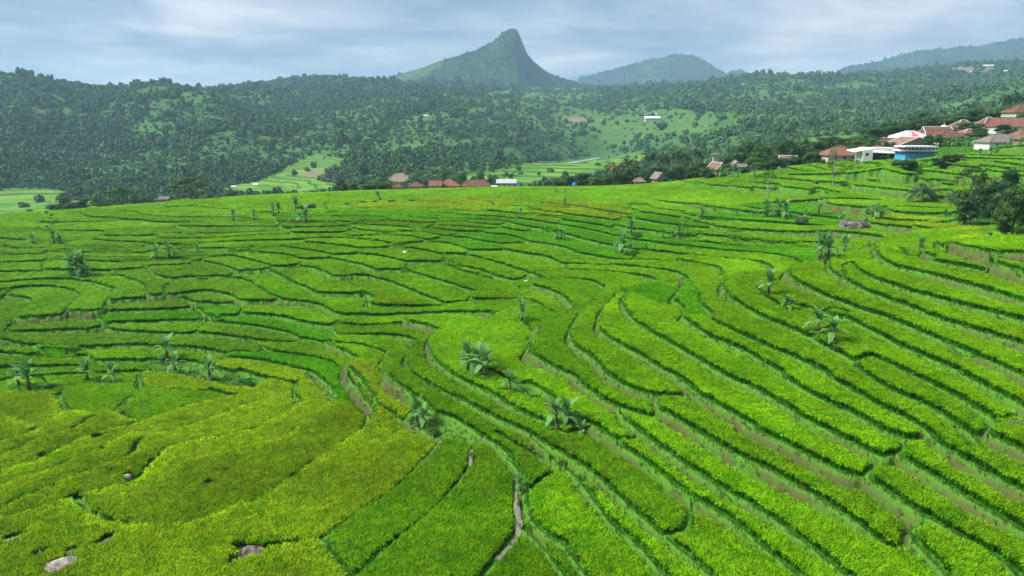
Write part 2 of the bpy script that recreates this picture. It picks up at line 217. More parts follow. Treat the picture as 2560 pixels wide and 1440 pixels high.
'L': (640, 960, 3, """400,0 560,120 620,190 720,180 850,270 840,330 780,410|690,10 780,110 860,180 890,260 850,270|885,120 930,180 1050,250 1150,330 1230,370 1390,440|770,0 885,120|1000,20 1120,100 1250,150 1270,200 1330,250 1480,300 1640,410 1700,452 1830,520 1920,600|1240,140 1180,230 1150,330|1390,440 1360,500 1240,640 1100,780 950,900 800,990 640,1090 500,1192|1690,455 1620,530 1600,660 1520,780 1400,920 1240,1060 1000,1240 800,1420 780,1440|500,1192 420,1215 300,1235 110,1252 0,1300|490,1195 580,1320 680,1440|1920,1200 1830,1320 1740,1440|780,410 600,550 450,640 250,780 0,940|620,190 400,330 200,470 0,540|350,180 200,290 0,380|300,30 290,110 350,180|1390,440 1700,452|1250,0 1476,120 1640,210 1800,299"""),
'M': (1240, 960, 1.70625, """470,0 560,45 640,70 705,72|340,0 420,75 520,125 650,150 690,140 680,95 705,72|690,140 780,190 900,270 1092,380|705,72 820,60|770,0 850,70 960,130 1092,210|540,170 620,240 720,320 850,420 960,490 1092,560|520,125 540,170 590,255|130,0 220,60 300,150 420,210 500,265 590,255|500,265 620,350 720,430 820,510 960,590 1092,690|0,170 130,230 250,310 380,390 480,480 580,580 700,690 850,819|720,690 790,670 825,620 830,515|0,290 60,350 95,410 100,480 95,570 90,630 40,720 0,762|120,500 140,600 200,670 280,720 350,819|95,630 180,700 270,819|95,490 120,500 270,370 370,460 440,560 500,640 600,720 680,819|270,370 130,230|0,75 75,130 210,185 300,230|0,225 130,300 270,370"""),
'N': (1860, 900, 1.517, """160,0 330,90 500,190 640,260 700,310 760,370 830,420 950,490 1062,550|30,10 130,70 250,150 400,220 520,290 605,325 575,385 540,405|605,325 700,310|0,110 100,165 250,260 400,340 500,400 540,405 570,390 650,440 800,540 950,640 1062,720|540,405 480,430 460,485|0,275 100,330 250,405 380,475 460,485 560,560 680,640 850,740 970,819|0,410 120,470 250,545 380,630 480,710 560,755 620,745 700,819|620,745 640,690 700,650|0,570 100,640 200,720 320,819|0,690 80,760 150,819|480,0 620,70 740,130 850,190 940,260 920,330 1062,390|640,0 800,70 950,150 1062,212|940,260 1030,230 1062,235|800,0 880,18 1062,100|920,330 830,365 760,370|440,61 560,140 700,200 830,290 880,340"""),
}
NARROW = {'K'}
LINES = []            # (points in photo pixels, narrow?)
for _k, (_x0, _y0, _s, _txt) in TILES.items():
    for _ln in _txt.split('|'):
        p = np.array([[float(c) for c in q.split(',')] for q in _ln.split()])
        p = p / _s + np.array([_x0, _y0])
        for e, d in ((0, 1), (-1, -2)):                        # carry lines on past the frame
            if p[e, 0] < 6 or p[e, 0] > 2553 or p[e, 1] > 1434 or (_k == 'J' and p[e, 0] > 2437 and p[e, 1] < 905):
                t = p[e] - p[d]; t = t / (np.hypot(*t) + 1e-6)
                q = (p[e] + t * (420 if p[e, 0] > 2553 or p[e, 0] < 6 or p[e, 1] > 1434 else 540))[None]
                p = np.vstack([q, p]) if e == 0 else np.vstack([p, q])
        LINES.append((p, 1 if _k in NARROW or (_k == 'L' and p[:, 0].max() < 910 and p[:, 1].min() > 1010) else 0))
def smooth_line(p, step=6.0):
    out = []
    P = np.vstack([2 * p[0] - p[1], p, 2 * p[-1] - p[-2]])
    for i in range(1, len(P) - 2):
        a, b, c, d = P[i - 1], P[i], P[i + 1], P[i + 2]
        n = max(2, int(np.linalg.norm(c - b) / step))
        t = np.arange(n)[:, None] / n
        out.append(0.5 * (2 * b + (c - a) * t + (2 * a - 5 * b + 4 * c - d) * t ** 2 + (3 * b - a - 3 * c + d) * t ** 3))
    out.append(P[-2][None])
    return np.vstack(out)
LINES = [(smooth_line(p), n) for p, n in LINES]

# ---- join loose ends to the bank they run into
_allp = np.vstack([p for p, n in LINES]); _own = np.concatenate([np.full(len(p), i) for i, (p, n) in enumerate(LINES)])
_pos = np.concatenate([np.arange(len(p)) for p, n in LINES])
for _i in range(len(LINES)):
    p, n = LINES[_i]
    for e in (0, -1):
        end = p[e]
        t = p[e] - p[4 if e == 0 else -5] if len(p) > 5 else p[e] - p[-1 - e]
        t = t / (np.hypot(*t) + 1e-6)
        dv = _allp - end
        dist = np.hypot(dv[:, 0], dv[:, 1] * 1.6)
        far_self = (_own == _i) & (np.abs(_pos - (0 if e == 0 else len(p) - 1)) < 14)
        dist = np.where(far_self, 1e9, dist)
        if dist.min() < 3.0 or end[0] < -20 or end[0] > 2580 or end[1] > 1460:
            continue
        cosv = (dv @ t) / (np.hypot(dv[:, 0], dv[:, 1]) + 1e-6)
        score = dist * np.where(cosv > 0.55, 1.0, np.where(cosv > -0.2, 1.6, 4.0))
        k = score.argmin()
        if score[k] < 75:
            seg = smooth_line(np.array([end, _allp[k]]), 5.0)
            p = np.vstack([seg[::-1][:-1], p]) if e == 0 else np.vstack([p, seg[1:]])
    LINES[_i] = (p, n)

# ---- fields = the cells those lines enclose (labelled by runs on a raster in survey space)
RU0, RV0, RS, RW, RH = -420.0, 380.0, 2.0, 1700, 640
_ras = np.zeros((RH, RW), bool)
for p, _nrw in LINES:
    for a, b in zip(p[:-1], p[1:]):
        n = int(np.hypot(*(b - a)) / 1.0) + 1
        q = a + (b - a) * (np.arange(n + 1)[:, None] / n)
        i = ((q[:, 1] - RV0) / RS).astype(int); j = ((q[:, 0] - RU0) / RS).astype(int)
        ok = (i >= 0) & (i < RH - 1) & (j >= 0) & (j < RW - 1)
        i, j = i[ok], j[ok]
        _ras[i, j] = True; _ras[i, j + 1] = True; _ras[i + 1, j] = True
_par = [0]
def _find(a):
    while _par[a] != a:
        _par[a] = _par[_par[a]]; a = _par[a]
    return a
LAB = np.zeros((RH, RW), np.int32)
_prev = []
for i in range(RH):
    f = np.concatenate([[0], (~_ras[i]).astype(np.int8), [0]]); d = np.diff(f)
    runs = []; k = 0
    for s, e in zip(np.where(d == 1)[0], np.where(d == -1)[0]):
        lab = 0
        while k < len(_prev) and _prev[k][1] <= s:
            k += 1
        m = k
        while m < len(_prev) and _prev[m][0] < e:
            r = _find(_prev[m][2])
            if not lab:
                lab = r
            elif r != lab:
                _par[max(r, lab)] = min(r, lab); lab = min(r, lab)
            m += 1
        if not lab:
            _par.append(len(_par)); lab = len(_par) - 1
        runs.append((s, e, lab)); LAB[i, s:e] = lab
    _prev = runs
_root = np.array([_find(a) for a in range(len(_par))])
LAB = _root[LAB]
_ids, LAB = np.unique(LAB, return_inverse=True)
LAB = LAB.reshape(RH, RW).astype(np.int32)
_area = np.bincount(LAB.ravel())
LAB[_area[LAB] < 14] = 0
for _ in range(5):
    for dy, dx in ((0, 1), (0, -1), (1, 0), (-1, 0)):
        z = LAB == 0
        LAB = np.where(z, np.roll(LAB, (dy, dx), (0, 1)), LAB)
NL = LAB.max() + 1
def lab_at(u, v):
    i = np.clip(((np.asarray(v) - RV0) / RS).astype(int), 0, RH - 1); j = np.clip(((np.asarray(u) - RU0) / RS).astype(int), 0, RW - 1)
    return LAB[i, j]
# ------------------------------------------------------------------ small tools
def vnoise(x, y, scale, seed=0):
    x = np.asarray(x, float) / scale + seed * 17.3; y = np.asarray(y, float) / scale - seed * 9.1
    xi = np.floor(x).astype(np.int64); yi = np.floor(y).astype(np.int64); fx = x - xi; fy = y - yi
    fx = fx * fx * (3 - 2 * fx); fy = fy * fy * (3 - 2 * fy)
    def h(a, b):
        n = (a * 374761393 + b * 668265263 + seed * 974711) & 0x7fffffff
        n = ((n ^ (n >> 13)) * 1274126177) & 0x7fffffff
        return ((n ^ (n >> 16)) & 0xffff) / 65535.0
    return (h(xi, yi) * (1 - fx) + h(xi + 1, yi) * fx) * (1 - fy) + (h(xi, yi + 1) * (1 - fx) + h(xi + 1, yi + 1) * fx) * fy
def fbm(x, y, scale, seed=0, octv=4, gain=0.5):
    s = 0; a = 1; t = 0
    for k in range(octv):
        s = s + a * vnoise(x, y, scale / 2 ** k, seed + k * 3); t += a; a *= gain
    return s / t
def sstep(t):
    t = np.clip(t, 0, 1)
    return t * t * (3 - 2 * t)
def np_mesh(name, V, F, smooth=False):
    """mesh from arrays; F is (n,3) or (n,4)"""
    me = bpy.data.meshes.new(name)
    V = np.ascontiguousarray(V, np.float32); F = np.ascontiguousarray(F, np.int32)
    me.vertices.add(len(V)); me.vertices.foreach_set('co', V.ravel())
    if len(F):
        k = F.shape[1]
        me.loops.add(F.size); me.loops.foreach_set('vertex_index', F.ravel())
        me.polygons.add(len(F)); me.polygons.foreach_set('loop_start', np.arange(len(F), dtype=np.int32) * k)
        me.polygons.foreach_set('use_smooth', np.full(len(F), bool(smooth)))
    me.update(calc_edges=True)
    return me
def vattr(me, name, data, typ='FLOAT'):
    a = me.attributes.new(name, typ, 'POINT')
    if typ == 'FLOAT_COLOR':
        d = np.ones((len(me.vertices), 4), np.float32); d[:, :3] = data
        a.data.foreach_set('color', d.ravel())
    elif typ == 'FLOAT_VECTOR':
        a.data.foreach_set('vector', np.ascontiguousarray(data, np.float32).ravel())
    else:
        a.data.foreach_set('value', np.ascontiguousarray(data, {'FLOAT': np.float32, 'INT': np.int32, 'BOOLEAN': bool}[typ]))
def link(name, me, parent=None, col=None):
    o = bpy.data.objects.new(name, me)
    (col or COL).objects.link(o)
    if parent:
        o.parent = parent
    return o
def tag(o, label=None, cat=None, group=None, kind=None):
    for k, v in (('label', label), ('category', cat), ('group', group), ('kind', kind)):
        if v:
            o[k] = v
    return o
def empty(name, loc=(0, 0, 0), rz=0.0, scale=1.0):
    o = bpy.data.objects.new(name, None)
    o.empty_display_size = 0.5
    COL.objects.link(o)
    o.location = loc; o.rotation_euler = (0, 0, rz); o.scale = (scale,) * 3
    return o
class NT:
    """terse material builder"""
    def __init__(s, name, rough=0.8, spec=0.25):
        s.m = bpy.data.materials.new(name); s.m.use_nodes = True; s.t = s.m.node_tree
        s.b = s.t.nodes['Principled BSDF']; s.o = s.t.nodes['Material Output']
        s.b.inputs['Roughness'].default_value = rough
        s.b.inputs['Specular IOR Level'].default_value = spec
    def n(s, typ, ins=None, **kw):
        n = s.t.nodes.new(typ)
        for k, v in kw.items():
            setattr(n, k, v)
        for k, v in (ins or {}).items():
            s.set(n.inputs[k], v)
        return n
    def set(s, sock, v):
        if isinstance(v, bpy.types.NodeSocket):
            s.t.links.new(v, sock)
        elif isinstance(v, (tuple, list)) and len(v) == 3 and sock.type == 'RGBA':
            sock.default_value = (*v, 1)
        else:
            sock.default_value = v
    def noise(s, scale, detail=3, rough=0.55, vec=None, dist=0.0):
        n = s.n('ShaderNodeTexNoise', {'Scale': scale, 'Detail': detail, 'Roughness': rough, 'Distortion': dist})
        if vec is None:
            vec = s.n('ShaderNodeNewGeometry').outputs['Position']
        s.set(n.inputs['Vector'], vec)
        return n.outputs['Fac']
    def objnoise(s, scale, detail=3, rough=0.55):
        return s.noise(scale, detail, rough, s.n('ShaderNodeTexCoord').outputs['Object'])
    def math(s, op, a, b=0.5, c=0.5, clamp=False):
        n = s.n('ShaderNodeMath', operation=op, use_clamp=clamp)
        for i, v in enumerate((a, b, c)):
            s.set(n.inputs[i], v)
        return n.outputs[0]
    def maprange(s, v, a, b, c=0.0, d=1.0):
        return s.n('ShaderNodeMapRange', {'Value': v, 'From Min': a, 'From Max': b, 'To Min': c, 'To Max': d}).outputs[0]
    def mix(s, f, a, b, blend='MIX'):
        n = s.n('ShaderNodeMix', {'Factor': f}, data_type='RGBA', blend_type=blend)
        s.set(n.inputs['A'], a); s.set(n.inputs['B'], b)
        return n.outputs['Result']
    def attr(s, name, typ='GEOMETRY', out='Fac'):
        return s.n('ShaderNodeAttribute', attribute_name=name, attribute_type=typ).outputs[out]
    def vary(s, col, amt=0.25, src=None):
        """multiply by a random value around 1"""
        r = src if src is not None else s.n('ShaderNodeObjectInfo').outputs['Random']
        v = s.maprange(r, 0, 1, 1 - amt, 1 + amt)
        return s.mix(1.0, col, s.n('ShaderNodeCombineXYZ', {0: v, 1: v, 2: v}).outputs[0], 'MULTIPLY')
    def col(s, c):
        s.set(s.b.inputs['Base Color'], c); return s
    def bump(s, h, strength=0.5, dist=0.1):
        b = s.n('ShaderNodeBump', {'Height': h, 'Strength': strength, 'Distance': dist})
        s.set(s.b.inputs['Normal'], b.outputs[0]); return s
    def leafy(s, col, amt=0.3):
        """let part of the light through, as leaves do"""
        tr = s.n('ShaderNodeBsdfTranslucent', {'Color': col})
        mx = s.n('ShaderNodeMixShader', {0: amt})
        s.t.links.new(s.b.outputs[0], mx.inputs[1]); s.t.links.new(tr.outputs[0], mx.inputs[2])
        s.t.links.new(mx.outputs[0], s.o.inputs['Surface']); return s
def plain(name, c, rough=0.8, var=0.12, scale=1.5, spec=0.2):
    m = NT(name, rough, spec)
    f = m.objnoise(scale, 4, 0.6)
    v = m.maprange(f, 0.3, 0.7, 1 - var, 1 + var)
    m.col(m.mix(1.0, c, m.n('ShaderNodeCombineXYZ', {0: v, 1: v, 2: v}).outputs[0], 'MULTIPLY'))
    return m.m

# ------------------------------------------------------------------ terrace surface
TX0, TXS, NC = -0.99, 0.00192, 1032
YR0, YRK, NR = 24.0, 0.00358, 744
_tx = TX0 + TXS * np.arange(NC)
_yr = YR0 * np.exp(YRK * np.arange(NR))
GXX = _yr[:, None] * _tx[None]; GYY = np.repeat(_yr[:, None], NC, 1)
def g_ij(X, Y):
    return np.log(np.maximum(Y, 1) / YR0) / YRK, (X / np.maximum(Y, 1) - TX0) / TXS
H0 = H(GXX, GYY)
_gu, _gv = project(GXX, GYY, H0)
GLAB = lab_at(_gu, _gv)
# banks on the ground
WL = []
for p, nrw in LINES:
    w = cast(p[:, 0], p[:, 1])
    ok = ~np.isnan(w[:, 0])
    jump = np.hypot(*np.diff(np.nan_to_num(w), axis=0).T)
    seg_ok = ok[:-1] & ok[1:] & (jump < np.maximum(4.0, 0.12 * np.nan_to_num(w[:-1, 1])))
    WL.append((w, seg_ok, nrw))
def barrier(stride):
    B = np.zeros((NR // stride + 1, NC // stride + 1), bool)
    for w, ok, nrw in WL:
        for k in np.where(ok)[0]:
            a, b = w[k], w[k + 1]
            ia, ja = g_ij(a[0], a[1]); ib, jb = g_ij(b[0], b[1])
            n = int(max(abs(ia - ib), abs(ja - jb)) / stride * 1.5) + 2
            t = np.linspace(0, 1, n)
            i = np.round((ia + (ib - ia) * t) / stride).astype(int); j = np.round((ja + (jb - ja) * t) / stride).astype(int)
            m = (i >= 0) & (i < B.shape[0]) & (j >= 0) & (j < B.shape[1])
            B[i[m], j[m]] = True
    return B
# level each field: average the landform inside its banks (diffusion that does not cross a bank)
B2 = barrier(2)
Z2 = np.zeros(B2.shape); _s2 = H0[::2, ::2]; Z2[:_s2.shape[0], :_s2.shape[1]] = _s2
Z2[_s2.shape[0]:] = Z2[_s2.shape[0] - 1]; Z2[:, _s2.shape[1]:] = Z2[:, _s2.shape[1] - 1:_s2.shape[1]]
Z2 = Z2.astype(np.float32); op = (~B2).astype(np.float32)
cv = np.zeros_like(Z2); ch = np.zeros_like(Z2)
cv[:-1] = op[:-1] * op[1:]; ch[:, :-1] = op[:, :-1] * op[:, 1:]
for it in range(900):
    fl = cv[:-1] * (Z2[1:] - Z2[:-1]); gl = ch[:, :-1] * (Z2[:, 1:] - Z2[:, :-1])
    Z2[:-1] += 0.24 * fl; Z2[1:] -= 0.24 * fl
    Z2[:, :-1] += 0.24 * gl; Z2[:, 1:] -= 0.24 * gl
B1 = barrier(1)[:NR, :NC]
near2 = B2.copy()
near2[1:] |= B2[:-1]; near2[:-1] |= B2[1:]; near2[:, 1:] |= B2[:, :-1]; near2[:, :-1] |= B2[:, 1:]
fi, fj = np.meshgrid(np.arange(NR), np.arange(NC), indexing='ij')
ZC = bil(Z2.astype(float), 0, 0, 2.0, fj, fi)
unk = near2[np.minimum(fi // 2, B2.shape[0] - 1), np.minimum(fj // 2, B2.shape[1] - 1)] | near2[np.minimum((fi + 1) // 2, B2.shape[0] - 1), np.minimum((fj + 1) // 2, B2.shape[1] - 1)]
known = ~unk & ~B1
ZC = np.where(known, ZC, 0.0)
for it in range(9):
    s = np.zeros_like(ZC); c = np.zeros_like(ZC)
    for dy, dx in ((0, 1), (0, -1), (1, 0), (-1, 0)):
        a0 = np.roll(ZC * known, (dy, dx), (0, 1)); c0 = np.roll(known.astype(float), (dy, dx), (0, 1))
        if dy == 1: a0[0] = 0; c0[0] = 0
        if dy == -1: a0[-1] = 0; c0[-1] = 0
        if dx == 1: a0[:, 0] = 0; c0[:, 0] = 0
        if dx == -1: a0[:, -1] = 0; c0[:, -1] = 0
        s += a0; c += c0
    new = (~known) & ((~B1) if it < 6 else True) & (c > 0)
    ZC = np.where(new, s / np.maximum(c, 1), ZC); known = known | new
ZC = np.where(known, ZC, H0)
_fl = sstep((GYY - 186) / 34)
ZC = ZC * (1 - 0.8 * _fl) + H0 * 0.8 * _fl
# distance to the nearest bank
DIST = np.full((NR, NC), 9.0, np.float32); QX = np.zeros((NR, NC), np.float32); QY = np.zeros((NR, NC), np.float32); NRW = np.zeros((NR, NC), bool)
for w, ok, nrw in WL:
    for k in np.where(ok)[0]:
        a, b = w[k], w[k + 1]
        if max(a[1], b[1]) > 330: continue
        R = 1.9
        y0, y1 = min(a[1], b[1]) - R, max(a[1], b[1]) + R
        i0 = max(0, int(math.log(max(y0, YR0) / YR0) / YRK)); i1 = min(NR, int(math.log(max(y1, YR0) / YR0) / YRK) + 2)
        xa, xb = min(a[0], b[0]) - R, max(a[0], b[0]) + R
        ts = [xa / max(y0, 20), xa / y1, xb / max(y0, 20), xb / y1]
        j0 = max(0, int((min(ts) - TX0) / TXS)); j1 = min(NC, int((max(ts) - TX0) / TXS) + 2)
        if i1 <= i0 or j1 <= j0: continue
        px = GXX[i0:i1, j0:j1]; py = GYY[i0:i1, j0:j1]
        dx, dy = b - a
        t = np.clip(((px - a[0]) * dx + (py - a[1]) * dy) / (dx * dx + dy * dy + 1e-9), 0, 1)
        qx = a[0] + t * dx; qy = a[1] + t * dy
        d = np.hypot(px - qx, py - qy)
        m = d < DIST[i0:i1, j0:j1]
        DIST[i0:i1, j0:j1][m] = d[m]; QX[i0:i1, j0:j1][m] = qx[m]; QY[i0:i1, j0:j1][m] = qy[m]; NRW[i0:i1, j0:j1][m] = bool(nrw)
nearm = DIST < 8
ux = np.where(nearm, QX - GXX, 0) / np.maximum(DIST, 1e-3); uy = np.where(nearm, QY - GYY, 0) / np.maximum(DIST, 1e-3)
rr = np.maximum(0.3, 0.011 * GYY)
oi, oj = g_ij(QX + ux * rr, QY + uy * rr)
oi = np.clip(np.nan_to_num(np.round(oi)), 0, NR - 1).astype(int); oj = np.clip(np.nan_to_num(np.round(oj)), 0, NC - 1).astype(int)
OZ = np.where(nearm, ZC[oi, oj], ZC)
_dzm = np.interp(GYY, [120, 185], [3.2, 0.75])
DZ = np.clip(OZ - ZC, -_dzm, _dzm)
wob = (fbm(GXX, GYY, 1.6, 3, 3) - 0.5) * 0.34
D = np.where(nearm, np.maximum(DIST + wob * np.clip(DIST / 0.4, 0, 1), 0), 9.0)
BH = np.where(NRW, 0.03, 0.24 + 0.08 * (fbm(GXX, GYY, 3.0, 8, 2) - 0.5)); BW = np.where(NRW, 0.12, 0.24)
lower = DZ > 0.06
RWD = np.where(lower, (0.08 + 0.40 * np.maximum(DZ, 0) + 0.40 * np.maximum(DZ - 0.55, 0)) * (0.72 + 0.56 * fbm(GXX, GYY, 4.0, 15, 3)), 0.0)
up_prof = BH * np.exp(-(D / BW) ** 2)
lo_prof = (np.maximum(DZ, 0) + BH) * (1 - sstep(D / np.maximum(RWD, 1e-3)))
GZ = ZC + np.where(nearm, np.where(lower, lo_prof, up_prof), 0.0)
GZ += 0.05 * (fbm(GXX, GYY, 0.9, 5, 3) - 0.5) * np.where(lower & (D < RWD + .2), 1 + np.maximum(DZ, 0) * 1.5, 1.0)
INSET = np.where(lower, RWD + np.where(NRW, 0.30, 0.07), np.where(NRW, 0.40, 0.31))
# the brow: past it the hillside falls to the valley and carries no rice
_bt = np.array([-1.1, -0.76, -0.52, -0.38, -0.22, 0.0, 0.19, 0.26, 0.38, 0.50, 0.60, 0.66, 0.77, 1.1])
_bY = np.array([205, 212, 232, 246, 256, 262, 262, 256, 238, 226, 216, 208, 198, 150])
BROW = np.interp(_tx, _bt, _bY)[None]
# ------------------------------------------------------------------ what grows where
KINDS = {   # leaf blade colour, ear colour, height
 'mid':    ((0.052, 0.262, 0.002), (0.218, 0.445, 0.006), 0.71),
 'green':  ((0.050, 0.230, 0.002), (0.175, 0.375, 0.005), 0.69),
 'fresh':  ((0.046, 0.255, 0.002), (0.180, 0.410, 0.004), 0.68),
 'bright': ((0.038, 0.250, 0.002), (0.130, 0.400, 0.004), 0.62),
 'gold':   ((0.090, 0.265, 0.003), (0.300, 0.460, 0.009), 0.73),
 'yellow': ((0.115, 0.285, 0.004), (0.310, 0.460, 0.012), 0.75),
 'dull':   ((0.064, 0.250, 0.008), (0.195, 0.400, 0.016), 0.69),
 'lime':   ((0.090, 0.310, 0.006), (0.225, 0.460, 0.012), 0.69),
}
SEEDS = [(u, v, 'bright') for u, v in [(1173,616),(1290,587),(1487,636),(1232,599),(1643,554),(1604,570),(1487,575),(1467,599),(1447,550),(1798,544),(1934,556),(1973,527),(1739,568),(375,800),(550,785),(575,807),(750,840),(600,897),(1386,1060),(1592,1224),(1650,1165),(1700,1180),(1580,650),(1720,760),(1660,745)]]
SEEDS += [(u, v, 'yellow') for u, v in [(1017,512),(1095,502),(1212,497),(1467,515),(880,517),(1408,532),(1487,542),(1379,542),(2130,519),(2294,536),(2275,556),(2294,570),(870,1000),(960,1010),(860,1010),(2350,588),(1520,545),(740,985)]]
SEEDS += [(u, v, 'green') for u, v in [(1000,1250),(1150,1300),(1400,1300),(1310,1420),(1200,1080),(1350,1200),(1045,1130)]]
SEEDS += [(u, v, 'mid') for u, v in [(90,1030),(240,1020),(450,1010)]]
SEEDS += [(u, v, 'fresh') for u, v in [(1062,915),(1350,802),(1420,815),(1275,890),(1125,915),(1100,960),(1175,702)]]
BANKS = [(175,960),(425,932),(650,955),(720,975),(1492,1241),(1560,1300),(1073,1073),(1590,1180),(2255,970),(2350,1030)]
_ca = np.bincount(LAB.ravel(), minlength=NL)
_yy, _xx = np.mgrid[0:RH, 0:RW]
_cu = np.bincount(LAB.ravel(), _xx.ravel(), NL) / np.maximum(_ca, 1) * RS + RU0
_cvv = np.bincount(LAB.ravel(), _yy.ravel(), NL) / np.maximum(_ca, 1) * RS + RV0
KIND = []
for c in range(NL):
    u, v = _cu[c], _cvv[c]
    if v > 985 and u < 960: k = 'gold'
    elif v > 1050 and u < 1500: k = 'green'
    elif v < 545: k = 'lime'
    elif u < 620 and v < 860: k = 'dull'
    elif v < 600: k = 'lime' if (c * 7) % 3 == 0 else 'green'
    else: k = 'mid'
    KIND.append(k)
for u, v, k in SEEDS:
    c = int(lab_at(u, v))
    if _ca[c] < (2600 if k == 'yellow' else 9000): KIND[c] = k
BANK = np.zeros(NL, bool)
for u, v in BANKS:
    c = int(lab_at(u, v))
    if _ca[c] < 3600: BANK[c] = True
BANK[0] = False
MASK = sstep((D - INSET) / 0.22) * (~BANK[GLAB]) * (GYY < BROW) * (GYY < 325)
ROCKS = [(145,1180,0.6),(478,1100,0.4),(40,1364,0.75),(268,1366,0.6),(150,1424,0.8),(180,1392,0.35),(318,1196,0.3),(625,1390,0.75),(255,1142,0.3)]    # boulders lying in the crop: pixel, radius
ROCKP = []
for u, v, r in ROCKS:
    w = cast(u, v)[0]; ROCKP.append((w[0], w[1], r))
    MASK *= sstep((np.hypot(GXX - w[0], (GYY - w[1]) * 0.8) - r * 0.8) / 0.35)
_goldk = np.array([k in ('gold',) for k in KIND])
HOLE = (fbm(GXX, GYY, 2.2, 31, 3) > 0.79) & _goldk[GLAB] & (GYY < 70)
MASK = np.where(HOLE, 0.0, MASK)
GZ = np.where(BANK[GLAB], 0.65 * H0 + 0.35 * GZ + 0.25 * (fbm(GXX, GYY, 1.5, 12, 4) - 0.5), GZ)

# ------------------------------------------------------------------ materials of the terraces
m = NT('terrace_soil_and_grass', 0.92, 0.1)
_bund = m.attr('bund'); _ris = m.attr('riser')
_n1 = m.noise(0.35, 4, 0.6); _n2 = m.noise(2.6, 5, 0.65); _n3 = m.noise(14, 3, 0.6)
_soil = m.mix(_n2, (0.064, 0.048, 0.022), (0.120, 0.092, 0.046))
_gr = m.mix(_n2, (0.025, 0.110, 0.005), (0.065, 0.205, 0.012))
_gr = m.mix(m.maprange(_n3, 0.35, 0.7), _gr, (0.095, 0.260, 0.025))
_bare = m.math('MULTIPLY', _ris, m.maprange(m.math('ADD', _n1, m.math('MULTIPLY', _n2, 0.7)), 0.66, 0.86), clamp=True)
_c = m.mix(m.math('MULTIPLY', _bare, 0.85), _gr, _soil)
_c = m.mix(m.math('MULTIPLY', _bund, 0.8), _c, (0.075, 0.235, 0.018))
m.col(_c).bump(_n3, 0.6, 0.08)
M_TERR = m.m
m = NT('rice_understorey', 0.9, 0.02)
_n2 = m.noise(5.0, 3, 0.6); _n4 = m.noise(26.0, 2, 0.6)
_cb = m.attr('cb', out='Color'); _ct = m.attr('ct', out='Color')
_c = m.mix(m.maprange(_n4, 0.40, 0.70, 0.0, 0.35), _cb, _ct)
m.col(m.vary(_c, 0.25, _n2)).bump(_n4, 1.0, 0.12)
M_FILL = m.m
def rice_mat(name, att, var, transl):
    m = NT(name, 0.7, 0.06)
    c = m.vary(m.attr(att, 'INSTANCER', 'Color'), var)
    m.col(c).leafy(c, transl)
    return m.m
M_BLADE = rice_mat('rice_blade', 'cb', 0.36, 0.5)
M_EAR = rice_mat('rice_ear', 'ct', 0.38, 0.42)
m = NT('bund_grass_blade', 0.7, 0.2)
_r = m.n('ShaderNodeObjectInfo').outputs['Random']
_c = m.mix(_r, (0.030, 0.125, 0.004), (0.090, 0.250, 0.018))
_c = m.mix(m.maprange(m.noise(0.5, 3), 0.55, 0.75), _c, (0.115, 0.150, 0.040))
m.col(_c).leafy(_c, 0.25)
M_GRASS = m.m

# ------------------------------------------------------------------ the ground mesh (left out where a closed crop hides it)
GVERT = np.stack([GXX, GYY, GZ], -1).reshape(-1, 3)
_idx = np.arange(NR * NC).reshape(NR, NC)
quad = np.stack([_idx[:-1, :-1], _idx[:-1, 1:], _idx[1:, 1:], _idx[1:, :-1]], -1)
deep = (MASK > 0.98) & (D > INSET + 1.6)
covered = deep[:-1, :-1] & deep[:-1, 1:] & deep[1:, 1:] & deep[1:, :-1]
_far = (GYY < 330)[:-1, :-1]
_in_view = np.abs(_tx[None, :-1] * np.ones((NR - 1, 1))) < 0.97
F = quad[(~covered) & _far & _in_view]
used = np.unique(F); remap = np.zeros(NR * NC, np.int32); remap[used] = np.arange(len(used))
me = np_mesh('terraced_hillside', GVERT[used], remap[F], True)
bundA = np.exp(-(D / 0.30) ** 2) * np.where(NRW, 0.3, 1.0); bundA = np.where(lower & (D > 0.12), bundA * 0.25, bundA)
risA = np.where(lower & (D < RWD + 0.25), 1.0, 0.12) * sstep(DZ / 0.4 + 0.3)
risA = np.where(BANK[GLAB], 0.25, risA)
vattr(me, 'bund', bundA.ravel()[used]); vattr(me, 'riser', risA.ravel()[used])
me.materials.append(M_TERR)
terr = link('terraced_hillside', me)
tag(terr, 'terraced green hillside stepped with low grassy banks', 'terraces', kind='structure')

